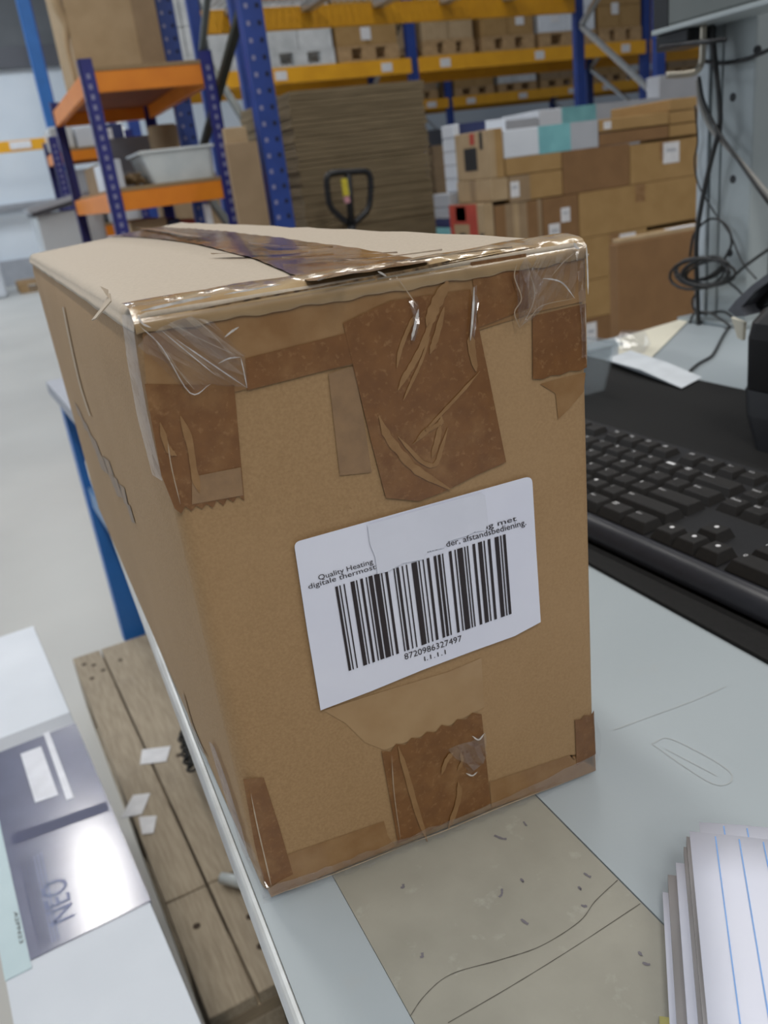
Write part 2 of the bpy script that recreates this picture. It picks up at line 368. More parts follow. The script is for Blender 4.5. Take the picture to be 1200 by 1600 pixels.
levels = [(0, .0025), (.0015, .0006), (.006, 0)]+[(.006+(.223-.006)*k/14, 0) for k in range(1, 15)]+[(.2285, .0012), (.2305, .003)]
for z, ins in levels:
    t = z/BH; r0 = .004+.005*max(0, 1-t*1.15)
    ring = rnd_ring((r0, .004, .004, .006))
    for (x, y) in ring:
        x2 = BW/2+(x-BW/2)*(1-2*ins/BW); y2 = BL/2+(y-BL/2)*(1-2*ins/BL)
        p = tri(x2/BW, y2/BL, t)
        bul = math.sin(math.pi*min(max(y/BL, 0), 1))*math.sin(math.pi*t)
        p.x += (-.003 if x < BW*.3 else (.003 if x > BW*.7 else 0))*bul
        p.z = max(p.z, ZT+.0002); v.append(p)
N = len(ring)
for i in range(len(levels)-1):
    for k in range(N): f.append((i*N+k, i*N+(k+1) % N, (i+1)*N+(k+1) % N, (i+1)*N+k))
f.append(tuple(range(N-1, -1, -1))); f.append(tuple((len(levels)-1)*N+k for k in range(N)))
body = mesh('body', v, f, KRAFT, carton, True)
def fsurf(X, Z_):
    t = (Z_-ZT)/.231; a = BOXC[(0,0,0)].lerp(BOXC[(0,0,1)], t); b = BOXC[(1,0,0)].lerp(BOXC[(1,0,1)], t)
    u = (X-a.x)/(b.x-a.x); return a.y+(b.y-a.y)*u
def FP(x, y, off=.0004):
    yy = .255
    for _ in range(5): p = PY(x, y, yy); yy = fsurf(p.x, p.z)-off
    return PY(x, y, yy)
def lsurf(Y_, Z_):
    t = (Z_-ZT)/.231; a = BOXC[(0,0,0)].lerp(BOXC[(0,0,1)], t); b = BOXC[(0,1,0)].lerp(BOXC[(0,1,1)], t)
    s = (Y_-a.y)/(b.y-a.y); bul = math.sin(math.pi*min(max(s, 0), 1))*math.sin(math.pi*min(max(t, 0), 1))
    return a.x+(b.x-a.x)*s-.003*bul
def LP(x, y, off=.0005):
    xx = .036
    for _ in range(6): p = PX(x, y, xx); xx = lsurf(p.y, p.z)-off
    return PX(x, y, xx)
def surf_poly(name, pts, snap, mat, parent, step=.012, axes=(0, 2)):
    bm = bmesh.new(); vs = [bm.verts.new(p) for p in pts]; fa = bm.faces.new(vs); bmesh.ops.triangulate(bm, faces=[fa])
    for ax in axes:
        lo = min(v.co[ax] for v in bm.verts); hi = max(v.co[ax] for v in bm.verts); k = math.ceil(lo/step)
        while k*step < hi:
            no = Vector((0, 0, 0)); no[ax] = 1; co = Vector((0, 0, 0)); co[ax] = k*step
            bmesh.ops.bisect_plane(bm, geom=bm.verts[:]+bm.edges[:]+bm.faces[:], plane_co=co, plane_no=no); k += 1
    for v_ in bm.verts: v_.co = snap(v_.co)
    bm.verts.index_update()
    o = mesh(name, [v_.co.copy() for v_ in bm.verts], [tuple(v_.index for v_ in q.verts) for q in bm.faces], mat, parent, True); bm.free(); return o
def fpoly(name, px, mat, parent=None, off=.0004):
    return surf_poly(name, [FP(x, y, off) for x, y in px], lambda c: Vector((c.x, fsurf(c.x, c.z)-off, max(c.z, ZT+.0004))), mat, parent or carton)
def zig(a, b, n, amp):
    out = []
    for k in range(n+1):
        t = k/n; nx, ny = -(b[1]-a[1]), b[0]-a[0]; L = math.hypot(nx, ny); s = amp*((k % 2)-.5)*random.uniform(.6, 1.3)
        out.append((a[0]+(b[0]-a[0])*t+nx/L*s, a[1]+(b[1]-a[1])*t+ny/L*s))
    return out
def rib(name, px, wd, mat, parent=None, off=.0007, taper=True):
    """ribbon along photo points lying on the front face, wd in pixels"""
    P2 = spline([Vector((x, y, 0)) for x, y in px], 5); v = []
    for i, p in enumerate(P2):
        t = (P2[min(i+1, len(P2)-1)]-P2[max(i-1, 0)]).normalized(); n = Vector((-t.y, t.x, 0)); e = i/(len(P2)-1)
        ww = wd*(min(1, .15+4*e, .15+4*(1-e)) if taper else 1)*random.uniform(.8, 1.15)/2
        v += [FP(*(p+n*ww).xy, off), FP(*(p-n*ww).xy, off)]
    return mesh(name, v, [(2*i, 2*i+1, 2*i+3, 2*i+2) for i in range(len(P2)-1)], mat, parent or carton)

# top: two flaps along the length and the inner flap edge
def flap(us, name):
    v = []; nu, nv = len(us)-1, 18
    for lay in (0, 1):
        for j in range(nv+1):
            for i in range(nu+1):
                u = us[i]; s = j/nv; p = tri(u, s, 1); d = min(u, 1-u)*BW
                p.z += (.0032 if lay else .0)
                if d < .005: p.z -= (.0042 if lay else .003)*(1-math.sqrt(max(0, 1-(1-d/.005)**2)))+.0008*random.random()*(j % 2)
                if lay and j == 0: p.z -= .0012
                p.z += .0035*math.sin(math.pi*u)*math.sin(math.pi*s)
                if j == 0: p.y -= .0004
                v.append(p)
    n1 = (nu+1)*(nv+1); f = []
    for j in range(nv):
        for i in range(nu):
            a = j*(nu+1)+i; f.append((a, a+nu+1, a+nu+2, a+1)); f.append((n1+a, n1+a+1, n1+a+nu+2, n1+a+nu+1))
    rim = [i for i in range(nu+1)]+[j*(nu+1)+nu for j in range(1, nv+1)]+[nv*(nu+1)+i for i in range(nu-1, -1, -1)]+[j*(nu+1) for j in range(nv-1, 0, -1)]
    for k in range(len(rim)): a, b = rim[k], rim[(k+1) % len(rim)]; f.append((a, b, n1+b, n1+a))
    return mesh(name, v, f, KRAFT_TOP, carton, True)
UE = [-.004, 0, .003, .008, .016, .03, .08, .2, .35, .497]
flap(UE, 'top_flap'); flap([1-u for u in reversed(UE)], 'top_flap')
def tsurf(c, off):
    # height of the flap surface
    u, s_ = .5, .5
    for _ in range(6):
        a = BOXC[(0,0,1)].lerp(BOXC[(0,1,1)], s_); b = BOXC[(1,0,1)].lerp(BOXC[(1,1,1)], s_); u = (c.x-a.x)/(b.x-a.x)
        y0 = BOXC[(0,0,1)].lerp(BOXC[(1,0,1)], u).y; y1 = BOXC[(0,1,1)].lerp(BOXC[(1,1,1)], u).y; s_ = (c.y-y0)/(y1-y0)
    u = min(max(u, 0), 1); s_ = min(max(s_, 0), 1)
    return tri(u, s_, 1).z+.0032+.0035*math.sin(math.pi*u)*math.sin(math.pi*s_)+off
def tpoly(name, xy, mat, off=.0005, step=.012, wav=0):
    return surf_poly(name, [(x, y, 1.13) for x, y in xy], lambda c: Vector((c.x, c.y, tsurf(c, off)+wav*math.sin(c.x*420+c.y*90)*math.sin(c.y*160+c.x*60))), mat, carton, step, (0, 1))
tt = tpoly('top_tape', [(.088, .2505), (.129, .2465), (.132, .32), (.134, .43), (.141, .62), (.146, .782), (.104, .782), (.105, .70), (.103, .46), (.098, .34)], TAPE_TOP, .0005, .006, .0003)
tag(tt, 'glossy crinkled tape along the top seam')
# front edge of the lid: kraft fold and open corrugated edge
rib('corrugated_edge', [(300, 486), (340, 478), (420, 463), (500, 449), (600, 430), (700, 409), (790, 391)], 3.6, COREB, off=.0020)
rib('corrugated_edge', [(560, 440), (640, 424), (720, 408), (800, 393), (850, 384)], 2.2, COREB, off=.0020)

# tape on the front face
t1 = fpoly('tape', [(222, 512), (300, 494), (420, 472), (560, 447), (700, 424), (820, 404), (914, 386), (915, 470), (836, 488), (748, 516), (655, 545), (547, 571), (460, 589), (369, 612), (300, 632), (232, 642)], TAPE_LIGHT, off=.0004)
fpoly('tape', [(226, 600), (366, 602)]+zig((381, 778), (274, 800), 13, 9)+[(252, 742)], TAPE, off=.0006)
fpoly('tape', [(384, 560), (543, 520), (552, 568), (386, 610)], TAPE, off=.0007)
t3 = fpoly('tape', [(536, 505), (610, 470), (735, 452), (750, 520), (791, 722), (745, 742), (690, 770), (655, 783), (603, 778), (580, 690), (556, 590)], TAPE, off=.0008)
fpoly('tape', [(735, 410), (822, 396), (826, 482), (748, 512)], TAPE, off=.0007)
fpoly('tape', [(832, 494), (916, 474), (917, 574)]+zig((905, 578), (833, 594), 5, 3), TAPE, off=.0006)
fpoly('tape_residue', [(513, 584), (553, 572), (566, 640), (581, 738), (531, 743), (524, 680)], TAPE_GREY, off=.0005)
fpoly('tape_residue', [(844, 600), (880, 590), (915, 582), (912, 612), (888, 640), (872, 655), (868, 615)], TAPE_LIGHT, off=.0003)
fpoly('tape_residue', [(300, 745), (376, 730), (380, 774), (300, 788)], TAPE_GREY, off=.0008)
t5 = fpoly('tape', zig((597, 1176), (751, 1112), 13, 8)+[(760, 1190), (767, 1256), (700, 1285), (622, 1318)], TAPE, off=.0006)
fpoly('tape', [(380, 1217), (412, 1215), (436, 1290), (458, 1366), (415, 1388), (398, 1320)], TAPE, off=.0004)
fpoly('tape', [(436, 1340), (600, 1283), (606, 1306), (618, 1322), (520, 1362), (424, 1402), (418, 1390), (452, 1366)], TAPE_LIGHT, off=.0003)
fpoly('tape', [(765, 1222), (890, 1180), (902, 1196), (930, 1178), (931, 1204), (850, 1236), (768, 1262)], TAPE_LIGHT, off=.0003)
fpoly('tape', zig((899, 1126), (929, 1112), 4, 5)+[(931, 1178), (901, 1196)], TAPE, off=.0005)
fpoly('tape', [(505, 1110), (600, 1080), (700, 1050), (752, 1028), (757, 1105), (690, 1140), (600, 1172), (570, 1160), (540, 1130)], M('tape_pale', (.385, .25, .125), .35, 0, (.335, .205, .095), 60, 5, .05, coat=.3), off=.00025)
# air pockets trapped under the middle tape
for pts, wd in (([(645, 695), (670, 668), (694, 642), (722, 612), (750, 580)], 5), ([(648, 692), (668, 672), (687, 662), (690, 650)], 8), ([(592, 650), (606, 682), (626, 708), (652, 735), (706, 766)], 13),
                ([(622, 682), (640, 702), (660, 722), (680, 726), (690, 700), (700, 668)], 7), ([(675, 715), (683, 690), (688, 664)], 9), ([(620, 575), (626, 545), (640, 510), (652, 488)], 7),
                ([(622, 610), (632, 590), (650, 560), (668, 520), (680, 470), (705, 430)], 9), ([(630, 626), (642, 600), (658, 565), (672, 525)], 5), ([(672, 553), (682, 525), (694, 480)], 9),
                ([(668, 512), (680, 478), (700, 440)], 18), ([(744, 580), (738, 550), (735, 520)], 12)):
    rib('air_pocket', pts, wd, TAPE_AIR, t3, off=.0011)
for pts, wd in (([(622, 1166), (634, 1205), (650, 1262), (668, 1316)], 9), ([(700, 1296), (712, 1265), (718, 1240), (716, 1222)], 8), ([(690, 1210), (698, 1188), (708, 1176)], 7), ([(715, 1205), (722, 1190), (720, 1176)], 5)):
    rib('air_pocket', pts, wd, TAPE_AIR, t5, off=.0010)
for pts, wd in (([(282, 650), (296, 690), (304, 740), (312, 770)], 12), ([(250, 660), (262, 700), (276, 712)], 9)):
    rib('air_pocket', pts, wd, TAPE_AIR, off=.0010)
# clear film: crumpled corners
def crumple(name, px, tris, offs, label=None):
    vs = [FP(x, y, .0012+o_) for (x, y), o_ in zip(px, offs)]
    for q in vs: q.z = max(q.z, ZT+.0004)
    o = mesh(name, vs, tris, CLEAR, carton)
    if label: tag(o, label)
    return o
def fan_strip(A, B, n, amp, seed):
    """pleated film between two photo polylines"""
    rr = random.Random(seed); px = []; of = []
    for k in range(n+1):
        t = k/n
        def at(L):
            q = t*(len(L)-1); i = min(int(q), len(L)-2); e = q-i; return (L[i][0]*(1-e)+L[i+1][0]*e, L[i][1]*(1-e)+L[i+1][1]*e)
        a, b = at(A), at(B)
        for s in (0, .35, .7, 1):
            px.append((a[0]*(1-s)+b[0]*s+rr.uniform(-2, 2), a[1]*(1-s)+b[1]*s+rr.uniform(-2, 2))); of.append(rr.uniform(.1, .5)*amp+(amp if k % 2 else 0)*(.3+s))
    tr = [(4*k+j, 4*k+j+1, 4*(k+1)+j+1, 4*(k+1)+j) for k in range(n) for j in range(3)]
    return px, tr, of
crumple('loose_film', *fan_strip([(215, 540), (232, 522), (262, 506), (300, 494)], [(300, 615), (330, 600), (386, 606), (382, 556)], 9, .0028, 3), 'crumpled clear film at the upper corner')
crumple('loose_film', *fan_strip([(262, 506), (300, 494), (330, 500)], [(330, 560), (372, 560), (384, 556)], 6, .002, 5))
crumple('loose_film', *fan_strip([(905, 374), (880, 395), (855, 400), (838, 402)], [(897, 466), (865, 470), (812, 512), (806, 490)], 9, .0030, 8), 'crumpled clear film at the right corner')
crumple('loose_film', *fan_strip([(822, 402), (812, 420), (806, 430)], [(850, 440), (830, 478), (812, 505)], 5, .002, 12))
crumple('loose_film', *fan_strip([(915, 380), (917, 450), (918, 560)], [(900, 395), (904, 455), (910, 560)], 8, .001, 21))
crumple('loose_film', *fan_strip([(640, 470), (648, 500), (642, 530)], [(652, 470), (656, 500), (648, 532)], 5, .002, 14))
crumple('loose_film', *fan_strip([(735, 450), (742, 480), (736, 530)], [(743, 446), (748, 480), (742, 530)], 5, .002, 15))
crumple('loose_film', *fan_strip([(700, 1170), (730, 1160), (757, 1145)], [(735, 1210), (752, 1195), (762, 1180)], 5, .0016, 17))
crumple('loose_film', *fan_strip([(410, 1390), (520, 1352), (640, 1306), (780, 1252), (932, 1178)], [(412, 1412), (522, 1378), (650, 1330), (785, 1275), (934, 1206)], 36, .0012, 18), 'clear film folded round the bottom edge')
crumple('loose_film', *fan_strip([(928, 1110), (931, 1150), (931, 1195)], [(936, 1140), (940, 1160), (934, 1205)], 7, .001, 19))
crumple('loose_film', *fan_strip([(372, 1310), (392, 1350), (412, 1405)], [(392, 1318), (410, 1362), (424, 1400)], 6, .0015, 20))
CREASE = M('film_crease_glint', (.68, .66, .64), .15, 0, (.46, .42, .38), 300, 3, 0, coat=.6)  # pale ribs on film folds and lid rim, white highlights put into the colour
CREASE_DIM = M('film_crease_soft', (.42, .33, .24), .25, 0, (.36, .27, .18), 300, 3, 0, coat=.5)
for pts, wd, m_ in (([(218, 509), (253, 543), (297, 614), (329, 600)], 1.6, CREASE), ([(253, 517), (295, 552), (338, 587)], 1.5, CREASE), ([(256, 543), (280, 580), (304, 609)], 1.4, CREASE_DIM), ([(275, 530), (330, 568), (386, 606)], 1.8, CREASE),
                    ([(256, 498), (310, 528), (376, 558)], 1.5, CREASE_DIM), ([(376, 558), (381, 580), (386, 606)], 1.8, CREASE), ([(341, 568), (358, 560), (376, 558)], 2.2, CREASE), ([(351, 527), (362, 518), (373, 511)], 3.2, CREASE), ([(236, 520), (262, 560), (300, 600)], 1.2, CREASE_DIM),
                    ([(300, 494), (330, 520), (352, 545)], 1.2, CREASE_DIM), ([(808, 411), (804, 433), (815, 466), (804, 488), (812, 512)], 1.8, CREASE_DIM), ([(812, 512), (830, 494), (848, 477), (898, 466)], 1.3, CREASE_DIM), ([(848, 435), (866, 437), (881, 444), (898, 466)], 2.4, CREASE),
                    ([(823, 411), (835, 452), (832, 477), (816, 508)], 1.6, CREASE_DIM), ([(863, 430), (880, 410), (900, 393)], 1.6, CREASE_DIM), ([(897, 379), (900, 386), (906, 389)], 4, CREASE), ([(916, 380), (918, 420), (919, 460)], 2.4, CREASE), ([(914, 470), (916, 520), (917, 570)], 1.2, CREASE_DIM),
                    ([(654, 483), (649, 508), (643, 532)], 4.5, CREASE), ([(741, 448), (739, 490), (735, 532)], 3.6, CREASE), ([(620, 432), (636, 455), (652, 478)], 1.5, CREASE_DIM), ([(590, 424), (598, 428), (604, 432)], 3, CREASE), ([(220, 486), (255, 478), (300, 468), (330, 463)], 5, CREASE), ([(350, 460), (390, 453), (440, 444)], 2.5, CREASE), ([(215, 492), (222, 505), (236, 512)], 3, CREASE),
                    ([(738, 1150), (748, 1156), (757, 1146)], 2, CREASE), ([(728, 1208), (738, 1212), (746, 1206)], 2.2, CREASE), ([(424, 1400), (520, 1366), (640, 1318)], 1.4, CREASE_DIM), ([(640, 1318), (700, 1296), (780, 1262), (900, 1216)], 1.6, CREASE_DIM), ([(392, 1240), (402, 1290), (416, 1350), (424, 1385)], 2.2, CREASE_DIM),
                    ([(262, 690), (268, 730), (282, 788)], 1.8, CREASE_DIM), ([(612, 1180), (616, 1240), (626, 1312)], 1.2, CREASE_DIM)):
    rib('film_crease_glint', pts, wd, m_, off=.0024)
LIP = M('lid_edge_film', (.46, .34, .19), .14, 0, (.27, .155, .06), 70, 5, .5, 130, coat=.9, stretch=(.4, 1, 1))
FOLD = M('lid_fold', (.34, .23, .115), .4, 0, (.29, .19, .09), 90, 4, .1, coat=.4)
v = []; nu = 90; na = 9
for i in range(nu+1):
    u = .002+.996*i/nu; e = tri(u, 0, 1); zt = e.z+.0022; wv = .0003*math.sin(u*41)+.0002*math.sin(u*97); ext = .015+.004*math.sin(u*7+.5)+.0012*math.sin(u*31)
    sec = [(ext, .0013), (ext*.55, .0016+wv), (.0035, .0013+wv), (.0015, .0006+wv), (.0002, -.0008), (-.0008, -.0022), (-.0013, -.0038)]
    for dy, dz in sec: v.append(Vector((e.x, e.y+dy, zt+dz)))
    v[-7].z = tsurf(v[-7], .0007); v[-6].z = tsurf(v[-6], .0011+wv)
    for dz, of in ((-.0048, .0012), (-.0054, .0012), (-.0060+wv, .0010)): v.append(Vector((e.x, fsurf(e.x, zt+dz)-of, zt+dz)))
na = 9
ff = [(i*(na+1)+k, i*(na+1)+k+1, (i+1)*(na+1)+k+1, (i+1)*(na+1)+k) for i in range(nu) for k in range(na)]
lf = mesh('lid_edge_film', v, ff, LIP, carton, True, mats=[LIP, FOLD], midx=[0 if k < 5 else 1 for i in range(nu) for k in range(na)]); tag(lf, 'glossy tape folded over the front edge of the lid')
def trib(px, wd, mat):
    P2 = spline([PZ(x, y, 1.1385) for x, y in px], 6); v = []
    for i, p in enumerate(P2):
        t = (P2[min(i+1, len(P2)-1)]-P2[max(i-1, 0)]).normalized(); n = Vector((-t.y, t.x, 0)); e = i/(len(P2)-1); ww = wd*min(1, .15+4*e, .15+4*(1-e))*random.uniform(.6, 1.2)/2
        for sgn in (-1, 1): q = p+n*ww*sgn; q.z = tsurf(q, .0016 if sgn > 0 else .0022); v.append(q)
    mesh('film_crease_glint', v, [(2*i, 2*i+1, 2*i+3, 2*i+2) for i in range(len(P2)-1)], mat, carton)
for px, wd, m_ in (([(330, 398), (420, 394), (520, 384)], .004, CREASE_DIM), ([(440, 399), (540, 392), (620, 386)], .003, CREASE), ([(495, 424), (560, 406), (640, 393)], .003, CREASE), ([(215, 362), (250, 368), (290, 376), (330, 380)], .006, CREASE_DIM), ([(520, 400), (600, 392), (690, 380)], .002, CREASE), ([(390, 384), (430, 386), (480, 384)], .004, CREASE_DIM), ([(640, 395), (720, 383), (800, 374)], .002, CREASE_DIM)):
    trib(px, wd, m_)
# glossy tape folded round the left vertical edge
def lcrumple(px, amp, seed, n=14, label=None):
    rr = random.Random(seed); A, B = px; pts = []
    for k in range(n+1):
        t = k/n; q = t*(len(A)-1); i = min(int(q), len(A)-2); e = q-i
        a = (A[i][0]*(1-e)+A[i+1][0]*e, A[i][1]*(1-e)+A[i+1][1]*e); b = (B[i][0]*(1-e)+B[i+1][0]*e, B[i][1]*(1-e)+B[i+1][1]*e)
        for s in (0, .5, 1): pts.append(LP(a[0]*(1-s)+b[0]*s, a[1]*(1-s)+b[1]*s, .0008+rr.uniform(0, amp)))
    o = mesh('loose_film', pts, [(3*k+j, 3*k+j+1, 3*k+j+4, 3*k+j+3) for k in range(n) for j in (0, 1)], CLEAR_EDGE, carton, True)
    if label: tag(o, label)
    return o
CLEAR_EDGE = clear_mat('clear_film_glossy', (.95, .92, .91), .26, .14, .7, 60, .10, (.75, .72, .72))
lcrumple([[(190, 492), (198, 560), (214, 650), (238, 742)], [(206, 492), (215, 560), (230, 645), (254, 752)]], .0012, 4, 16, 'glossy clear tape folded round the front left edge')
lcrumple([[(326, 1158), (338, 1200), (360, 1270), (378, 1330)], [(334, 1165), (354, 1220), (376, 1290), (392, 1350)]], .0010, 6, 12)
# torn paper curl and print on the left face
c0 = LP(176, 474, .0008); V3 = Vector
for tri_ in (((0, 0, .003), (-.0006, -.004, .001), (-.004, -.002, -.001)), ((-.0006, -.004, .001), (-.004, -.002, -.001), (-.0065, -.0045, -.0035)), ((-.004, -.002, -.001), (-.0065, -.0045, -.0035), (-.0075, -.002, -.004)), ((0, .003, .004), (-.0022, .001, .0055), (-.001, -.002, .002))):
    g = G(); g.prism([c0+V3(q) for q in tri_], (-.0003, -.0002, .0003)); g.build('torn_flake', KRAFT_TOP, carton)
LINT = M('left_print', (.215, .17, .14), .7, 0, (.31, .215, .135), 120, 5)
for q in ([(116, 628), (124, 640), (131, 658), (122, 648)], [(126, 650), (136, 664), (142, 680), (131, 668)], [(136, 672), (150, 690), (158, 712), (146, 700)], [(148, 702), (160, 714), (170, 742), (158, 732)],
          [(160, 712), (170, 720), (178, 744), (170, 740)], [(168, 738), (182, 748), (192, 778), (184, 776)], [(186, 756), (194, 762), (200, 790), (194, 786)], [(196, 786), (203, 790), (211, 818), (206, 816)]):
    surf_poly('faded_print', [LP(x, y, .0004) for x, y in q], lambda c: Vector((lsurf(c.y, c.z)-.0004, c.y, c.z)), LINT, carton, .02, (1, 2))
def lrib(px, wd, mat, name):
    P2 = spline([Vector((x, y, 0)) for x, y in px], 6); v = []
    for p in P2: v += [LP(p.x-wd/2, p.y, .0010), LP(p.x+wd/2, p.y, .0010)]
    return mesh(name, v, [(2*i, 2*i+1, 2*i+3, 2*i+2) for i in range(len(P2)-1)], mat, carton)
lrib([(98, 480), (108, 530), (124, 600), (140, 650)], 1.5, KRAFT_TOP, 'scratch')
lrib([(285, 1085), (298, 1130), (312, 1165), (322, 1182)], 1.6, LINT, 'scratch')

# barcode label
lab_px = []
def arc_px(c, a, b, n=5):
    return [((1-t)**2*a[0]+2*t*(1-t)*c[0]+t*t*b[0], (1-t)**2*a[1]+2*t*(1-t)*c[1]+t*t*b[1]) for t in [k/n for k in range(n+1)]]
lab_px += arc_px((458, 848), (461, 860), (468, 845)) + arc_px((831, 743), (819, 746.5), (832, 754)) + [(838, 860), (845, 972), (804, 994), (740, 1017), (660, 1047), (580, 1080), (501, 1110), (480, 985)]
lab = fpoly('barcode_label', lab_px, PAPER, off=.0013); tag(lab, 'white barcode label on the front face')
PAT = {24: '311222', 99: '113141', 72: '122411', 9: '221213', 86: '411212', 32: '232121', 74: '142211', 97: '411113', 104: '211214', 106: '2331112'}
CHECK = {22: '223112'}
vals = [104, 24, 99, 72, 9, 86, 32, 74, 97]
chk = (vals[0]+sum(i*v_ for i, v_ in enumerate(vals))) % 103
ALL = ['212222','222122','222221','121223','121322','131222','122213','122312','132212','221213','221312','231212','112232','122132','122231','113222','123122','123221','223211','221132','221231','213212','223112','312131','311222','321122','321221','312212','322112','322211','212123','212321','232121','111323','131123','131321','112313','132113','132311','211313','231113','231311','112133','112331','132131','113123','113321','133121','313121','211331','231131','213113','213311','213131','311123','311321','331121','312113','312311','332111','314111','221411','431111','111224','111422','121124','121421','141122','141221','112214','112412','122114','122411','142112','142211','241211','221114','413111','241112','134111','111242','121142','121241','114212','124112','124211','411212','421112','421211','212141','214121','412121','111143','111341','131141','114113','114311','411113','411311','113141']
seq = ''.join(PAT[v_] for v_ in vals)+ALL[min(chk, 99)]+PAT[106]
tot = sum(int(c) for c in seq); pos = 0
TL, TR, BL_, BR = (523.5, 917), (790, 834.5), (545, 1048.5), (799.5, 959)
for i, c in enumerate(seq):
    wdt = int(c)
    if i % 2 == 0:
        e0, e1 = (pos+.04)/tot, (pos+wdt-.04)/tot
        q = [(TL[0]+(TR[0]-TL[0])*e, TL[1]+(TR[1]-TL[1])*e) for e in (e0, e1)]+[(BL_[0]+(BR[0]-BL_[0])*e, BL_[1]+(BR[1]-BL_[1])*e) for e in (e1, e0)]
        mesh('bar', [FP(x, y, .0016) for x, y in q], [(0, 3, 2, 1)], INK, lab)
    pos += wdt
def lt(s, q, name='lettering', off=.0016): return text_quad(name, s, [FP(x, y, off) for x, y in q], INK, lab)
lt('Quality Heating', [(499, 909), (584, 883), (581.5, 873), (496.5, 899)])
lt('Infrarood verwarming met', [(594, 876), (808, 816), (806.5, 805.5), (592, 866)])
lt('digitale thermostaat', [(483, 923), (606, 886), (604, 876), (481, 913)])
lt('programmeerder, afstandsbediening.', [(618, 880), (823, 823), (821, 811), (616, 869)])
lt('8720986327497', [(632.8, 1031), (722.3, 1001.5), (720.8, 992.3), (631.3, 1021.8)])
lt('I.1.1.1', [(663.5, 1033), (697, 1022), (696, 1015.2), (662.5, 1026.2)])
fpoly('clear_patch', [(574, 820), (640, 801), (700, 784), (752, 770), (758, 774), (763, 818), (757, 829), (742, 831), (728, 838), (700, 846), (694, 856), (668, 862), (662, 874), (630, 880), (606, 893), (590, 897), (586, 870), (578, 850)], PAPER_PATCH, lab, off=.00178)

# ------------------------------------------------------------------ desk mat and keyboard
g = G(); g.box(.317, .697, -.35, .97, ZT+.0003, ZT+.003, .001); dm = g.build('desk_mat', MAT_BLACK); tag(dm, 'large black desk mat under the keyboard', 'desk mat')
U_ = .01905
rk = PZ(1119, 845.6, ZT+.031); lk = PZ(1050, 818, ZT+.031)
kx = (rk-lk); kx.z = 0; kx.normalize(); ky = Vector((-kx.y, kx.x, 0)); kz = Vector((0, 0, 1))
K0 = rk-kx*17.75*U_-ky*.5*U_; K0.z = ZT+.003
kb = thing('keyboard', K0+kx*11.4*U_, 'black full size computer keyboard lying on the desk mat', 'keyboard')
TILT = .035
def KP(a, b, h): return K0+kx*(a*U_)+ky*(b*U_)+kz*(h+b*U_*TILT)
def kslab(name, prof, a0, a1, mat, cap=True):
    v = []; n = len(prof)
    for a in (a0, a1): v += [K0+kx*(a*U_)+ky*(b*U_)+kz*h for b, h in prof]
    f = [(i, (i+1) % n, n+(i+1) % n, n+i) for i in range(n)]+[tuple(range(n-1, -1, -1)), tuple(range(n, 2*n))]
    o = mesh(name, v, f, mat, kb)
    if name == 'front_rest':
        for p in o.data.polygons[:n]: p.use_smooth = True
    return o
kslab('base', [(-.4, 0), (6.95, 0), (6.95, .022), (6.8, .024), (-.12, .0165), (-.12, .006)], -.55, 23.05, KBODY)
ks = kslab('front_rest', [(-.62, .003), (-.5, .001), (-.06, .001), (-.06, .0175), (-.16, .0173), (-.30, .0163), (-.44, .0142), (-.56, .0105), (-.62, .0066)], -.55, 23.05, KSLOPE)
tag(ks, 'rounded dark grey front edge')
kmesh = {}
def keymesh(wu, hu=1):
    if (wu, hu) in kmesh: return kmesh[(wu, hu)]
    hw = wu*U_/2-.0005; hh = hu*U_/2-.0005; tw = hw-.0026; H = .0068; bm_v = []
    for (x, y, z) in ((hw, hh, 0), (hw-.0004, hh-.0004, .0008), (tw, hh-.0022, H-.0006), (tw-.0006, hh-.0028, H)):
        y0 = -hh if z < .001 else -hh+(.0040 if z > H-.0003 else .0034)
        if z == .0008: y0 = -hh+.0004
        bm_v += [(-x, y0, z), (x, y0, z), (x, y, z), (-x, y, z)]
    f = [(12, 13, 14, 15)]
    for l in range(3):
        for k in range(4): f.append((4*l+k, 4*l+(k+1) % 4, 4*l+4+(k+1) % 4, 4*l+4+k))
    me = bpy.data.meshes.new('key'); me.from_pydata(bm_v, [], f); me.update(); me.materials.append(KEY); kmesh[(wu, hu)] = me; return me
KROT = Matrix(((kx.x, ky.x, 0), (kx.y, ky.y, 0), (0, 0, 1))).to_4x4() @ Matrix.Rotation(TILT, 4, 'X')
kleg = []
def key(a, b, wu=1, hu=1, leg=None):
    o = bpy.data.objects.new('key', keymesh(wu, hu)); COL.objects.link(o); o.parent = kb
    c = KP(a+wu/2, b+hu/2, .0172)
    o.matrix_local = Matrix.Translation(c-kb.location) @ KROT
    if leg is None or a < 5.5: return
    Ht = .0069
    if leg == '*':
        v = [(.0016*math.cos(k*math.pi/4), .0016*math.sin(k*math.pi/4)+.0020, Ht) for k in range(8)]; f = [tuple(range(8))]
    else:
        uv, f, asp = text2d(leg); lh = .0030 if len(leg) < 3 else .0021; lw = min(lh*asp, wu*U_*.6)
        x0 = -(wu*U_/2)+.0042; v = [(x0+lw*p, .0020+lh*q, Ht) for p, q in uv]
    me = bpy.data.meshes.new('legend'); me.from_pydata(v, [], f); me.update(); me.materials.append(LEGEND)
    q = bpy.data.objects.new('legend', me); COL.objects.link(q); q.parent = o
R0, R1, R2, R3, R4, R5 = 5.35, 4.1, 3.05, 2.03, 1.01, 0.0
key(0, R0, leg='Esc')
for i, a in enumerate([2, 3, 4, 5, 6.5, 7.5, 8.5, 9.5, 11, 12, 13, 14]): key(a, R0, leg='F%d' % (i+1))
for a, s in zip((15.25, 16.25, 17.25), ('PrtSc', 'ScrLk', 'Pause')): key(a, R0, leg=s)
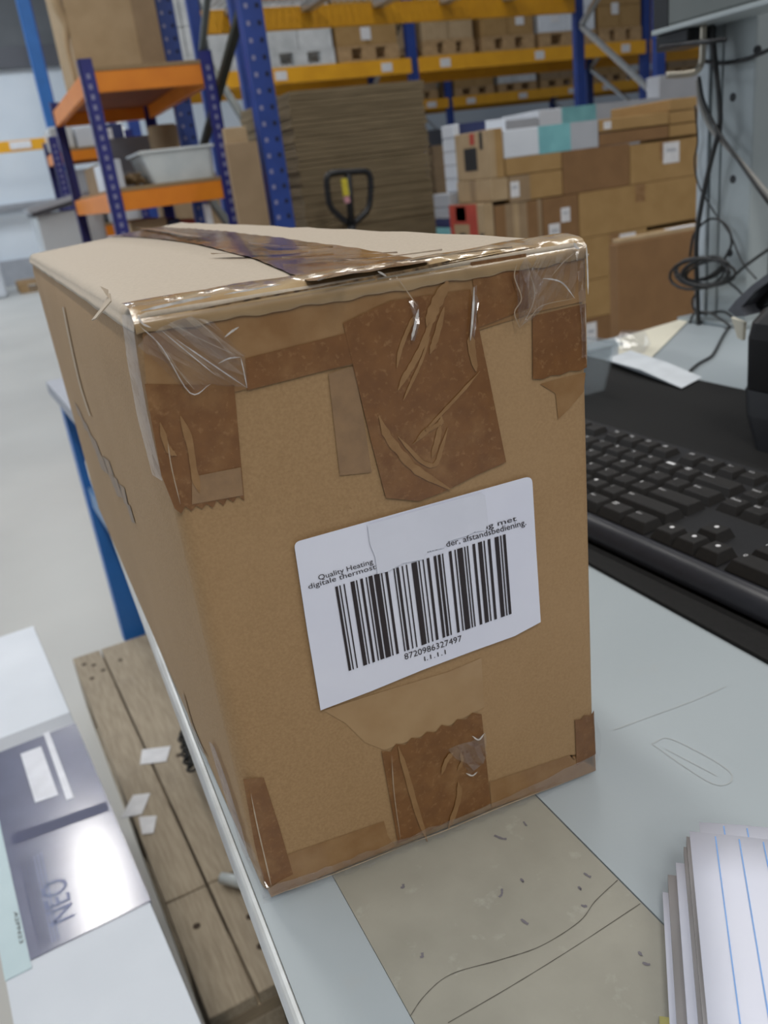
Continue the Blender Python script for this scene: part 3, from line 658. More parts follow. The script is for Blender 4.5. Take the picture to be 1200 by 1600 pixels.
for i, s in enumerate('`1234567890-='): key(i, R1, leg=s)
key(13, R1, 2, leg='Backspace')
key(0, R2, 1.5, leg='Tab')
for i, s in enumerate('QWERTYUIOP[]'): key(1.5+i, R2, leg=s)
key(13.5, R2, 1.5, leg='Enter')
key(0, R3, 1.75, leg='Caps')
for i, s in enumerate("ASDFGHJKL;'"): key(1.75+i, R3, leg=s)
key(12.75, R3, 2.25, leg='Enter')
key(0, R4, 2.25, leg='Shift')
for i, s in enumerate('ZXCVBNM,./'): key(2.25+i, R4, leg=s)
key(12.25, R4, 2.75, leg='Shift')
a = 0
for wu, s in ((1.25, 'Ctrl'), (1.25, 'Win'), (1.25, 'Alt'), (6.25, None), (1.25, 'Alt'), (1.25, 'Win'), (1.25, '='), (1.25, 'Ctrl')): key(a, R5, wu, leg=s); a += wu
for a, s, s2 in zip((15.25, 16.25, 17.25), ('Insert', 'Home', 'PgUp'), ('Delete', 'End', 'PgDn')): key(a, R1, leg=s); key(a, R2, leg=s2)
key(16.25, R4, leg='*')
for a in (15.25, 16.25, 17.25): key(a, R5, leg='*')
for r, ss in ((R1, ('Num', '/', '*')), (R2, '789'), (R3, '456'), (R4, '123')):
    for k, s in enumerate(ss): key(18.5+k, r, leg=s)
key(18.5, R5, 2, leg='0'); key(20.5, R5, leg='.'); key(21.5, R1, leg='-'); key(21.5, R2-1.0, 1, 2, leg='+'); key(21.5, R4-1.0, 1, 2)

# ------------------------------------------------------------------ notepad (lower right)
NZ = ZT+.018
n0 = PZ(1077, 1303, NZ+.002); n1 = PZ(1106, 1600, NZ+.002)
ny = (n0-n1); ny.z = 0; ny.normalize(); nx = Vector((ny.y, -ny.x, 0))       # nx across, ny along the lined sheet
pad = thing('notepad', n0+nx*.06-ny*.08-Vector((0, 0, NZ+.002-ZT)), 'thick stack of white ruled note paper with curled pages on the table', 'notepad')
def NP(a, b, z): return Vector((n0.x, n0.y, 0))+nx*a+ny*b+Vector((0, 0, z))
rr = random.Random(5)
def sheet(name, a0, a1, b0, b1, z, th, mat, curl=0, jag=0, na=8, nb=10):
    v = []
    for lay in (0, 1):
        for j in range(nb+1):
            for i in range(na+1):
                s = i/na; t = j/nb; e = (1-s)**3
                v.append(NP(a0+(a1-a0)*s, b0+(b1-b0)*t+(jag*math.sin(9*s) if j == nb else 0), z+(th if lay else 0)+curl*e*(t**2)))
    n1_ = (na+1)*(nb+1); f = []
    for j in range(nb):
        for i in range(na):
            q = j*(na+1)+i; f.append((q, q+na+1, q+na+2, q+1)); f.append((n1_+q, n1_+q+1, n1_+q+na+2, n1_+q+na+1))
    rim = list(range(na+1))+[j*(na+1)+na for j in range(1, nb+1)]+[nb*(na+1)+i for i in range(na-1, -1, -1)]+[j*(na+1) for j in range(nb-1, 0, -1)]
    for k in range(len(rim)): q, r_ = rim[k], rim[(k+1) % len(rim)]; f.append((q, r_, n1_+r_, n1_+q))
    return mesh(name, v, f, mat, pad, True)
YN = sheet('yellow_note', -.013, .10, -.20, -.062, ZT+.0003, .0006, YELLOWP); tag(YN, 'yellow sheet at the bottom of the stack')
sheet('page', -.010, .11, -.21, -.014, ZT+.001, .0022, PAPER, .001)
sheet('page', -.008, .12, -.21, -.009, ZT+.0034, .0035, PAGE, .001)
sheet('page', -.005, .12, -.21, -.006, ZT+.0070, .0028, PAPER, .0014)
sheet('page', -.002, .12, -.21, -.001, ZT+.0100, .0035, PAGE, .001)
sheet('page', -.001, .12, -.21, .000, ZT+.0137, .004, PAGE, .001)
bk = sheet('ruled_page', .004, .12, -.20, .0075, ZT+.0180, .0003, PAPER, .001, .0008); tag(bk, 'ruled page sticking out above the top page')
tp = sheet('ruled_page', .0, .12, -.21, .0, ZT+.0190, .0003, PAPER, .002, .0006)
def rule(par, a, b0, b1, z, a0, bl, curl, wd=.00045):
    v = []
    for k in range(9):
        b = b0+(b1-b0)*k/8
        for q in (a, a+wd):
            sx = (q-a0)/(.12-a0); t = (b-bl[0])/(bl[1]-bl[0]); v.append(NP(q, b, z+.0005+curl*(1-sx)**3*t*t))
    mesh('blue_rule', v, [(2*k, 2*k+1, 2*k+3, 2*k+2) for k in range(8)], BLUELINE, par)
for k in range(9):
    rule(tp, .0088+.0082*k, -.20, -.0012, ZT+.0190, 0, (-.21, 0), .002); rule(bk, .0125+.0082*k, -.01, .0066, ZT+.0180, .004, (-.20, .0075), .001)

# ------------------------------------------------------------------ printer, tray, papers at the back of the table
pr = thing('label_printer', (.68, .46, ZT+.003), 'black desktop label printer at the right side of the desk mat', 'printer')
def loft(name, rings, mat, parent, smooth=False):
    n = len(rings[0]); v = [p for r in rings for p in r]; f = []
    for i in range(len(rings)-1):
        for k in range(n): f.append((i*n+k, i*n+(k+1) % n, (i+1)*n+(k+1) % n, (i+1)*n+k))
    f.append(tuple(range(n-1, -1, -1))); f.append(tuple((len(rings)-1)*n+k for k in range(n)))
    return mesh(name, v, f, mat, parent, smooth)
def rrect(x0, x1, y0, y1, z, r, k=5):
    out = []
    for cx, cy, a0 in ((x1-r, y0+r, -math.pi/2), (x1-r, y1-r, 0), (x0+r, y1-r, math.pi/2), (x0+r, y0+r, math.pi)):
        for i in range(k+1): a = a0+i*math.pi/2/k; out.append(Vector((cx+r*math.cos(a), cy+r*math.sin(a), z)))
    return out
z0 = ZT+.003
loft('lower_body', [rrect(.560, .80, .25, .512, z0, .010), rrect(.567, .80, .25, .530, z0+.026, .010), rrect(.574, .80, .25, .539, z0+.046, .010)], BLACKP, pr)
loft('upper_body', [rrect(.575, .80, .25, .538, z0+.0465, .010), rrect(.576, .80, .25, .540, z0+.09, .010), rrect(.579, .80, .25, .540, z0+.103, .012), rrect(.586, .80, .25, .536, z0+.113, .014), rrect(.60, .80, .25, .528, z0+.120, .016)], KBODY, pr, False)
g = G(); g.box(.5715, .577, .26, .49, z0+.060, z0+.078, .001); g.build('media_slot', BLACKP, pr)
g = G(); g.box(.570, .579, .26, .49, z0+.052, z0+.058, .001); g.build('tear_bar', DKGREYP, pr)
g = G(); g.prism([PX(x, y, .622) for x, y in ((1137, 485), (1150, 469), (1174, 446), (1215, 416), (1215, 430), (1180, 455), (1158, 480), (1164, 494), (1150, 495))], (.05, 0, 0)); g.build('lid_frame', DKGREYP, pr)
g = G(); g.prism([PX(x, y, .640) for x, y in ((1158, 480), (1180, 455), (1215, 430), (1215, 470), (1175, 485))], (.03, 0, 0)); g.build('lid_window', BLACKP, pr)
g = G(); g.prism([PX(1142, 496, .64), PX(1162, 504, .64), PX(1160, 532, .64), PX(1152, 528, .64)], (.004, 0, 0)); g.build('label_liner', CREAM, pr)

tr = thing('clear_tray', (.53, .81, ZT+.003), 'clear plastic tray behind the taped carton beside the mat edge', 'tray')
def open_tray(parent, x0, x1, y0, y1, z0_, z1_, tap, th, mat, name='tray_body'):
    o = [rrect(x0+tap, x1-tap, y0+tap, y1-tap, z0_, .008, 3), rrect(x0, x1, y0, y1, z1_, .01, 3), rrect(x0+th, x1-th, y0+th, y1-th, z1_, .009, 3), rrect(x0+tap+th, x1-tap-th, y0+tap+th, y1-tap-th, z0_+th, .007, 3)]
    return loft(name, o, mat, parent)
open_tray(tr, .44, .612, .745, .87, ZT+.003, ZT+.056, .010, .0016, CLEAR_TRAY)
g = G(); g.tube([Vector((.438, .743, ZT+.056)), (.614, .743, ZT+.056), (.614, .872, ZT+.056), (.438, .872, ZT+.056), (.438, .743, ZT+.056)], .0022, 6); g.build('rim', CLEAR_TRAY, tr)
rp = G().box(.548, .560, .765, .778, ZT+.0050, ZT+.047, .003).build('red_marker', SHIRT); tag(rp, 'red plastic marker standing in the clear tray', 'marker')
bc = G().lathe((.585, .83, ZT+.0050), [(.008, 0), (.008, .035), (.006, .038), (.002, .040)], 12).build('black_cap', BLACKP, None, True); tag(bc, 'small black cap inside the clear tray', 'cap')
v = []
pp = [PZ(945, 562, ZT+.010), PZ(1000, 578, ZT+.012), PZ(1065, 607, ZT+.0045), PZ(1097, 590, ZT+.0045), PZ(1040, 566, ZT+.012), PZ(985, 548, ZT+.010)]
g = G(); g.prism(pp[:3]+pp[3:], (0, 0, .0006)); tag(g.build('paper_sheet', M('sheet_white', (.66, .70, .74), .6)), 'white curved paper sheet lying over the mat edge', 'paper')
cp = [PZ(965, 568, ZT+.0012), PZ(1005, 572, ZT+.0012), PZ(1075, 502, ZT+.0012), PZ(1062, 500, ZT+.0012), PZ(968, 528, ZT+.0012)]
g = G(); g.prism(cp, (0, 0, .0006)); tag(g.build('cream_paper', CREAM), 'cream paper sheet at the back corner of the table', 'paper')
cb_ = random.Random(2); g = G(); ring = []
cc = PZ(995, 527, ZT+.022)
v = [cc+Vector((cb_.uniform(-.03, .03), cb_.uniform(-.02, .02), cb_.uniform(-.018, .012))) for _ in range(16)]
bm = bmesh.new(); [bm.verts.new(p) for p in v]; bmesh.ops.convex_hull(bm, input=bm.verts[:]); bm.verts.index_update()
mn = min(q.co.z for q in bm.verts)
fl = mesh('crumpled_film', [q.co-Vector((0, 0, mn-ZT-.002)) for q in bm.verts], [tuple(x.index for x in q.verts) for q in bm.faces], CLEAR); bm.free()
tag(fl, 'small crumpled piece of shiny clear film on cream paper', 'plastic film')

# ------------------------------------------------------------------ upright post with cables
po = thing('table_upright', (.97, .94, ZT), 'light grey steel upright with screw holes at the back of the table', 'upright')
PT = 1.75
g = G(); g.box(.95, .99, .888, .942, ZT, PT, .003); g.build('front_channel', STEELG, po)
g = G(); g.box(.951, .985, .945, .962, ZT, PT, .002); g.build('slot_strip', STEELG, po)
g = G(); g.box(.955, .985, .940, .986, ZT, PT); g.build('slot_back', STEELD, po)
g = G(); g.box(.949, .985, .966, .986, ZT, PT, .002); g.build('rear_lip', M('pale_steel', (.50, .55, .58), .35, .2), po)
g = G(); g.box(.990, .998, .889, .98, ZT, PT, .001); g.build('side_plate', STEELD, po)
g = G(); g.box(.93, 1.01, .87, 1.0, ZT, ZT+.006, .001); g.build('base_plate', STEELG, po)
for q in ((1145, 152), (1145, 280), (1140, 395)):
    p = PX(*q, .9497); g = G(); g.lathe(p, [(.0055, 0), (.0055, .003)], 14, 'x'); g.build('screw_hole', BLACKP, po)
p = PY(1185, 78, .8875); g = G(); g.lathe(p, [(.0055, 0), (.0055, .003)], 14, 'y'); g.build('screw_hole', BLACKP, po)
# bracket shelf carried by the upright
br = thing('monitor_bracket', (.93, .90, 1.28), 'grey steel bracket fixed across the top of the grey upright', 'bracket')
g = G(); g.box(.885, .948, .55, .975, 1.292, 1.36, .004); g.build('arm', STEELD, br)
g = G(); g.box(.880, .9475, .55, 1.0, 1.286, 1.292, .001); g.build('lower_lip', STEELG, br)
g = G(); g.box(.886, .946, .975, 1.004, 1.292, 1.36, .002); g.build('end_cap', BLACKP, br)
g = G(); g.box(.89, .94, .945, 1.003, 1.266, 1.286, .002); g.build('clamp_block', BLACKP, br)
g = G(); g.tube([PX(1032, 73, .885), PX(1090, 66, .885), PX(1134, 62, .885)], .0028, 8); g.build('lock_bar', BLACKP, br, True)
hk = G(); hk.tube([PX(1099, 38, .905), PX(1098, 75, .905), PX(1096, 98, .903), PX(1086, 112, .895), PX(1066, 116, .885), PX(1042, 117, .875)], .0045, 10, 6)
tag(hk.build('hook', HOOKM, br, True), 'bent bare metal hook')
def cable(px, x, r, mat, label, cat='cable', k=6):
    pts = []
    for q in px: pts.append(PX(q[0], q[1], q[2] if len(q) > 2 else x))
    g = G(); g.tube(pts, r, 8, k); return tag(g.build('cable', mat, None, True), label, cat, 'cables on the grey upright')
cable([(1112, 38), (1117, 90), (1124, 160), (1124, 200), (1110, 255), (1096, 320), (1088, 380), (1090, 470), (1092, 512, .925)], .924, .0034, CABLE, 'thick black cable hanging straight down the grey upright')
cable([(1090, 125), (1094, 160), (1110, 200), (1135, 228), (1165, 262), (1215, 322, .93)], .932, .0030, CABLE_G, 'pale grey cable running down to the right across the upright')
cable([(1092, 120), (1100, 160), (1122, 205), (1150, 245), (1185, 295), (1215, 335, .93)], .918, .0024, CABLE, 'black cable beside the pale grey one')
cable([(1098, 95), (1125, 99), (1160, 94), (1185, 85), (1215, 72)], .94, .0026, CABLE, 'short black cable bowed across the upright below the bracket')
cable([(1086, 165), (1090, 220), (1085, 252), (1092, 290), (1115, 330), (1140, 365), (1160, 410), (1182, 436)], .942, .0012, CABLE, 'thin black wire looping behind the coil')
cable([(1078, 400), (1085, 365), (1110, 342), (1135, 352), (1143, 380), (1132, 405)], .93, .0018, CABLE, 'black cable loop above the coil')
cable([(1200, 390), (1165, 415), (1140, 435), (1100, 450), (1070, 440), (1055, 430)], .925, .0022, CABLE, 'black cable running from the coil up to the right')
cable([(1130, 435), (1150, 450), (1165, 465), (1185, 480)], .93, .0016, CABLE, 'thin black cable from the coil to the printer')
cable([(1090, 455), (1082, 470), (1086, 485), (1100, 490), (1130, 487), (1150, 500)], .935, .0018, CABLE, 'black cable curling under the coil to the table')
cable([(1078, 505, .925), (1085, 490), (1105, 488), (1125, 498), (1140, 512), (1110, 515), (1085, 510, .925)], .925, .0018, CABLE, 'flat black cable loop at the foot of the upright')
lp = [PZ(x, y, ZT+.0022) for x, y in ((1138, 512), (1130, 525), (1118, 548), (1110, 558), (1092, 568), (1078, 580))]
g = G(); g.tube(lp, .0018, 8, 6); tag(g.build('cable', CABLE, None, True), 'black cable lying on the table in front of the upright', 'cable', 'cables on the grey upright')
rr = random.Random(11); pts = []
NL = 6
for k in range(NL*18+1):
    a = 2*math.pi*k/18; t = k/(NL*18); lp_ = k/18; ra = .92+.22*math.sin(lp_*2.1); tl = .25*math.sin(lp_*1.7+.6)-.18; cx, cy = 1098+5*math.sin(lp_*1.3), 424+5*math.sin(lp_*2.3)
    ex, ey = 42*ra*math.cos(a), 21*ra*math.sin(a); pts.append(PX(cx+ex*math.cos(tl)-ey*math.sin(tl), cy+ex*math.sin(tl)+ey*math.cos(tl), .922+.010*math.sin(lp_*2.9)))
g = G(); g.tube(pts, .0022, 7, 0); tag(g.build('cable_coil', CABLE, None, True), 'coil of black cable hanging on the grey upright', 'cable coil')

# ------------------------------------------------------------------ pallets
def pallet(x0, y0, z0_, lx, ly, label, group=None, along='y', wood=WOOD, woodx=WOOD_X, h=.144, ws=None, split=None):
    """boards run along y (length ly) or along x"""
    t = thing('pallet', (x0+lx/2, y0+ly/2, z0_), label, 'pallet', group)
    def bx(name, a0, a1, b0, b1, c0, c1, m): g = G(); g.box(x0+a0, x0+a1, y0+b0, y0+b1, z0_+c0, z0_+c1, .002); g.build(name, m, t)
    L, W_ = (ly, lx) if along == 'y' else (lx, ly)
    def put(name, s0, s1, l0, l1, c0, c1, m): bx(name, s0, s1, l0, l1, c0, c1, m) if along == 'y' else bx(name, l0, l1, s0, s1, c0, c1, m)
    ws = ws or [.145, .10, .145, .10, .145]; gap = (W_-sum(ws))/(len(ws)-1)
    if gap < .003: ws = [q*.72 for q in ws]; gap = (W_-sum(ws))/(len(ws)-1)
    s = 0; e = h/.144
    for i_, q in enumerate(ws):
        if split and i_ < 2: put('deck_board', s, s+q, 0, split-.0015, .122*e, .1435*e, wood); put('deck_board', s, s+q, split+.0015, L, .122*e, .144*e, wood)
        else: put('deck_board', s, s+q, 0, L, .122*e, .144*e, wood)
        s += q+gap
    for l in (0, L/2-.0725, L-.145): put('stringer_board', 0, W_, l, l+.145, .100*e, .121*e, woodx)
    for s0, s1 in ((0, .10), (W_/2-.07, W_/2+.07), (W_-.10, W_)):
        for l in (0, L/2-.0725, L-.145): put('block', s0, s1, l, l+.145, .022*e, .0995*e, wood)
        put('base_board', s0, s1, 0, L, 0, .0215*e, wood)
    return t
npl = pallet(-.4, -.57, 0, .80, 1.14, 'weathered wooden pallet on the floor beside the white printed carton', None, 'y', ws=[.066, .15, .15, .114, .15, .15], split=.232)
for (x, y) in ((-.30, -.50), (-.295, -.44), (-.26, -.49), (-.285, -.53), (-.37, -.41), (-.36, .50), (-.375, .44), (-.345, .46), (-.38, .52), (-.30, .48), (-.27, -.30), (-.28, .02)):
    g = G(); g.lathe(Vector((x, y, .1441)), [(.006, 0), (.006, .0006)], 8); g.build('nail_mark', DARKLINE, npl)
pr_ = math.radians(3.2); cxy = Matrix.Rotation(pr_, 3, 'Z') @ Vector((.40, .57, 0)); npl.rotation_euler.z = pr_; npl.location = Vector((.0125, .87, 0))+cxy
for i, (q, lb) in enumerate(((((222, 1172), (267, 1166), (260, 1190), (219, 1195)), 'white paper scrap on the pallet, furthest of three'), (((208, 1243), (235, 1240), (222, 1272), (188, 1280)), 'white paper scrap on the pallet edge, middle of three'),
                         (((217, 1277), (245, 1275), (240, 1302), (222, 1304)), 'white paper scrap on the pallet, nearest of three'))):
    g = G(); g.prism([PZ(x, y, .1452) for x, y in q], (0, 0, .001)); tag(g.build('paper_scrap', STICK), lb, 'paper scrap', 'paper scraps on the pallet')
g = G(); p = PZ(372, 1385, .146); g.tube([p+Vector((-.02, .02, .011)), p+Vector((.012, -.012, .011)), p+Vector((.02, -.02, .011))], [.009, .011, .007], 12); tag(g.build('white_dowel', MILKY, None, True), 'short white plastic dowel lying on the wooden pallet', 'dowel')
# dark strap and chain beside the pallet, under the table edge
g = G(); g.box(.160, .40, 1.02, 1.80, .1455, .22, .01); tag(g.build('dark_bag', M('dark_cloth', (.05, .05, .06), .8)), 'dark folded bag on the pallet under the table', 'bag')
g = G(); ch = [PZ(x, y, .2265) for x, y in ((284, 1148), (290, 1165), (292, 1182), (300, 1200))]
for i, p in enumerate(spline(ch, 3)):
    d = .009; g.tube([p+Vector((d*math.cos(a)*(1 if i % 2 else .4), d*math.sin(a), d*.6*math.cos(a)*(.2 if i % 2 else 1))) for a in [k*math.pi/4 for k in range(9)]], .0025, 6)
tag(g.build('chain', M('chain_black', (.02, .02, .02), .3, .6), None, True), 'short black chain on the dark bag', 'chain')

# ------------------------------------------------------------------ white printed carton, lower left
NZT = .50
na0, na1 = PZ(52, 978, NZT), PZ(310, 1590, NZT)
nd = (na0-na1); nd.z = 0; nd.normalize(); nn_ = Vector((-nd.y, nd.x, 0))   # nd away from camera, nn_ to the left
def NB(a, b, z): return Vector((na1.x, na1.y, z))+nd*a+nn_*b
def nbox(name, a0, a1, b0, b1, z0_, z1_, mat, parent): g = G(); g.obox(NB((a0+a1)/2, (b0+b1)/2, (z0_+z1_)/2), nd, nn_, Vector((0, 0, 1)), (a1-a0)/2, (b1-b0)/2, (z1_-z0_)/2); return g.build(name, mat, parent)
LEN = (na0-na1).length; WD = .142
neo = thing('printed_carton', NB(.35, WD/2, .38), 'long white carton with glossy navy printed band reading NEO', 'carton')
nbox('body', -.12, LEN, 0, WD, .38, NZT, CWHITE, neo)
ab0 = (PZ(228, 1412, NZT)-na1).dot(nd); ab1 = (PZ(112, 1133, NZT)-na1).dot(nd)
band = nbox('printed_band', ab0, ab1, .0, WD-.024, NZT, NZT+.0012, FOIL, neo); tag(band, 'glossy navy printed band')
nbox('printed_band_side', ab0, ab1, -.0014, 0, .40, NZT+.0012, FOIL, neo)
SIDESHADE = M('side_shade', (.045, .052, .065), .6)  # shade on the carton sides put into the colour
nbox('dark_side', -.12, LEN, -.0008, 0, .385, NZT-.004, SIDESHADE, neo)
nbox('pale_blue_border', ab0-.01, ab1, WD-.024, WD+.0006, NZT, NZT+.0011, PALEBLUE, neo)
nbox('top_fold', ab1, ab1+.035, 0, WD, NZT, NZT+.0006, CGREY, neo)
def nq(px, z=NZT+.0016): return [PZ(x, y, z) for x, y in px]
mesh('window_print', nq([(32, 1178), (64, 1166), (91, 1242), (55, 1254)]), [(0, 1, 2, 3)], FOILPALE, band)
mesh('stripe_print', nq([(68, 1146), (76, 1142), (115, 1246), (104, 1250)]), [(0, 1, 2, 3)], FOILPALE, band)
text_quad('lettering', 'NEO', nq([(118, 1430), (102, 1368), (62, 1385), (78, 1448)]), FOILTXT, band)
text_quad('lettering', 'A2PN23', nq([(21, 1425), (31, 1475), (37, 1472), (27, 1423)]), INK, neo)
for k in range(7): a = (14+k*5.6); mesh('line_print', nq([(30+k*5.5, 1350-k*3), (32+k*5.5, 1349-k*3), (63+k*5, 1480-k*2), (61+k*5, 1481-k*2)]), [(0, 1, 2, 3)], NAVYP if k < 4 else FOILTXT, band)
for a0, a1, w_ in ((45, 1300, 0), ): pass
mesh('panel_print', nq([(16, 1304), (166, 1252), (171, 1266), (20, 1320)]), [(0, 1, 2, 3)], NAVYP, band)
for k in range(3):
    b_ = thing('white_carton', NB(.35, WD/2, k*.126), ['white long carton at the bottom of the stack under the printed one', 'white long carton in the middle of the stack', 'white long carton directly under the printed carton'][k], 'carton', 'cartons under the printed carton')
    nbox('body', -.12, LEN, .0, WD, k*.1266, k*.1266+.1262, CARD4, b_); nbox('dark_side', -.12, LEN, -.0008, 0, k*.1266+.003, k*.1266+.123, SIDESHADE, b_); nbox('tape', -.1205, LEN+.0005, .06, .09, k*.1266+.1262, k*.1266+.1265, TAPE_LIGHT, b_)  # dark skin paints the shade on these sides too

# ------------------------------------------------------------------ blue bench on casters behind the table
ta = math.radians(3); tx = Vector((math.cos(ta), math.sin(ta), 0)); ty = Vector((-math.sin(ta), math.cos(ta), 0))
T0 = Vector((.107, 2.075, 0))
tro = thing('side_bench', T0+tx*.4-ty*.4, 'blue framed bench with grey top on casters behind the taped carton', 'bench')
def tbox(name, a0, a1, b0, b1, z0_, z1_, mat, parent): g = G(); g.obox(T0+tx*(a0+a1)/2+ty*(b0+b1)/2+Vector((0, 0, (z0_+z1_)/2)), tx, ty, Vector((0, 0, 1)), (a1-a0)/2, (b1-b0)/2, (z1_-z0_)/2); return g.build(name, mat, parent)
tbox('top', -.040, .85, -.85, .065, .772, .80, M('bench_grey', (.33, .35, .41), .45), tro)
for a, b in ((0, 0), (.78, 0), (.78, -.75)):
    tbox('post', a-.027, a+.027, b-.027, b+.027, .115, .772, BLUE_L, tro)
    tbox('caster_fork', a-.024, a+.024, b-.026, b+.026, .06, .115, ZINC, tro)
    g = G(); g.lathe(T0+tx*(a-.016)+ty*(b-.01)+Vector((0, 0, .052)), [(.030, 0), (.052, .003), (.052, .029), (.030, .032)], 20, 'x'); g.build('wheel', RUBBER, tro)
tbox('cross_rail', .027, .753, -.015, .015, .16, .19, BLUE_L, tro)
tbox('side_rail', -.02, .02, -.70, -.027, .50, .55, M('rail_pale_blue', (.16, .30, .52), .4), tro)
tbox('rail_hanger', -.02, .02, -.70, -.66, .55, .772, BLUE_L, tro)

# ------------------------------------------------------------------ racking
def upright(parent, x, y, wd, dp, h, mat, slots=None, face=-1):
    g = G(); g.box(x-wd/2, x+wd/2, y-dp/2, y+dp/2, 0, h, .003); g.box(x-wd/2-.02, x+wd/2+.02, y-dp/2-.02, y+dp/2+.02, 0, .008)
    u = g.build('upright', mat, parent)
    if slots:
        for col_, m_, dx in slots:
            g = G(); z = 1.0
            while z < h-.05:
                g.box(x+dx-.006, x+dx+.006, y-dp/2-.0008, y-dp/2+.001, z, z+.014); z += .05
            s = g.build('slot_row', m_, u); s['kind'] = 'stuff'
    return u
def frame(parent, x, y0, y1, h, wd=.10, dp=.075, mat=BLUE, slots=None, bm_=ZINC):
    upright(parent, x, y0, wd, dp, h, mat, slots); upright(parent, x, y1, wd, dp, h, mat, slots)
    z = .25; k = 0
    while z+.6 < h:
        a, b = ((x, y0+.04, z), (x, y1-.04, z+.6)) if k % 2 == 0 else ((x, y1-.04, z), (x, y0+.04, z+.6))
        g = G(); g.bar(a, b, .03, .04, (1, 0, 0)); g.build('brace', bm_, parent); z += .6; k += 1
def beam(parent, x0, x1, y, z0_, z1_, mat, th=.05): g = G(); g.box(x0, x1, y-th/2, y+th/2, z0_, z1_, .004); return g.build('beam', mat, parent)
SL = [(0, SLOTL, -.020), (0, SLOTD, .018)]
r1 = thing('rack_frame', (1.0, 3.6, 0), 'blue slotted rack upright frame nearest the camera beside the orange shelf', 'rack')
upright(r1, 1.0, 3.03, .075, .055, 3.2, BLUE, SL); upright(r1, 1.0, 4.2, .075, .055, 3.2, BLUE, SL)
for za, zb_ in ((.66, .16), (.70, 1.22), (1.74, 1.26), (1.78, 2.3), (2.82, 2.34)):
    g = G(); g.bar((1.0, 3.06, za), (1.0, 4.17, zb_), .022, .03, (1, 0, 0)); g.build('brace', M('brace_dark', (.03, .04, .035), .5), r1)
r2 = thing('pallet_rack', (3.3, 5.9, 0), 'blue and orange pallet rack with mesh deck, middle row', 'pallet rack')
frame(r2, 1.70, 5.4, 6.33, 3.6, .08, .055, BLUE, None, STEELD); frame(r2, 4.82, 5.4, 6.33, 3.6, .08, .055, BLUE)
beam(r2, 1.70, 4.82, 5.36, 2.16, 2.30, ORANGE); beam(r2, 1.70, 4.82, 6.33, 2.15, 2.29, YELLOW)
g = G()
for k in range(60): g.box(1.76+k*.051, 1.766+k*.051, 5.4, 6.3, 2.300, 2.306)
for k in range(12): g.box(1.75, 4.78, 5.42+k*.078, 5.426+k*.078, 2.306, 2.312)
d = g.build('mesh_deck', ZINC, r2); d['kind'] = 'stuff'
for k in range(6): g = G(); g.box(1.9+k*.55, 1.98+k*.55, 5.4, 6.3, 2.25, 2.299); g.build('deck_support', ZINC, r2)
r3 = thing('pallet_rack', (5.0, 9.2, 0), 'yellow beamed pallet rack carrying wrapped pallets, behind the cardboard sheets', 'pallet rack')
for x in (1.6, 4.55, 7.6, 10.6): frame(r3, x, 8.75, 9.8, 3.8, .10, .08, BLUE)
for x0, x1 in ((1.65, 4.5), (4.6, 7.55), (7.65, 10.55)):
    for y, m_ in ((8.69, YELLOW), (9.8, YELLOW)):
        for zz in (2.06, 3.25): b_ = beam(r3, x0, x1, y, zz, zz+.14, m_)
        if y < 9:
            for q in (.1, .5, .9): xq = x0+(x1-x0)*q; g = G(); g.box(xq-.06, xq+.06, 8.66, 8.664, 2.09, 2.17); g.build('beam_label', STICK, r3)
g = G(); g.box(1.6, 10.6, 8.75, 9.8, 3.39, 3.41); g.build('deck', CHIP, r3)
r4 = thing('pallet_rack', (9.0, 15, 0), 'far yellow beamed pallet rack at the back of the hall', 'pallet rack')
for x in (5.2, 8.2, 11.2, 14.2, 17.2): frame(r4, x, 14.5, 15.6, 3.8, .11, .09, BLUE)
for k in range(4):
    x0 = 5.25+k*3.0
    for y in (14.44, 15.6): beam(r4, x0, x0+2.9, y, 2.06, 2.22, YELLOW)
    for q in (.12, .5, .88): g = G(); g.box(x0+2.9*q-.09, x0+2.9*q+.09, 14.40, 14.405, 2.09, 2.18); g.build('beam_label', STICK, r4)
# far left rack by the white wall
r5 = thing('pallet_rack', (0, 17.0, 0), 'yellow rack beam with blue uprights against the white wall', 'pallet rack')
beam(r5, -1.2, 1.75, 17.0, 2.22, 2.40, YELLOW); upright(r5, -1.25, 17.0, .1, .1, 4.5, BLUE); upright(r5, 1.8, 17.0, .1, .1, 4.5, BLUE)
g = G(); g.box(.95, 1.3, 16.96, 16.972, 2.26, 2.38); g.build('beam_label', STICK, r5)
# thin blue upright left of the orange shelf
r6 = thing('rack_frame', (.62, 6.2, 0), 'light blue rack upright beside the tall cardboard box', 'rack')
g = G(); g.box(.575, .645, 5.96, 6.04, 0, 3.2, .003); g.build('upright', BLUE_L, r6)
g = G(); g.box(.68, .75, 6.96, 7.04, 0, 3.2, .003); g.build('upright', BLUE_L, r6)
for z in (.8, 1.9): g = G(); g.bar((.61, 6.0, z), (.715, 7.0, z+.55), .03, .04, (1, 0, 0)); g.build('brace', ZINC, r6)

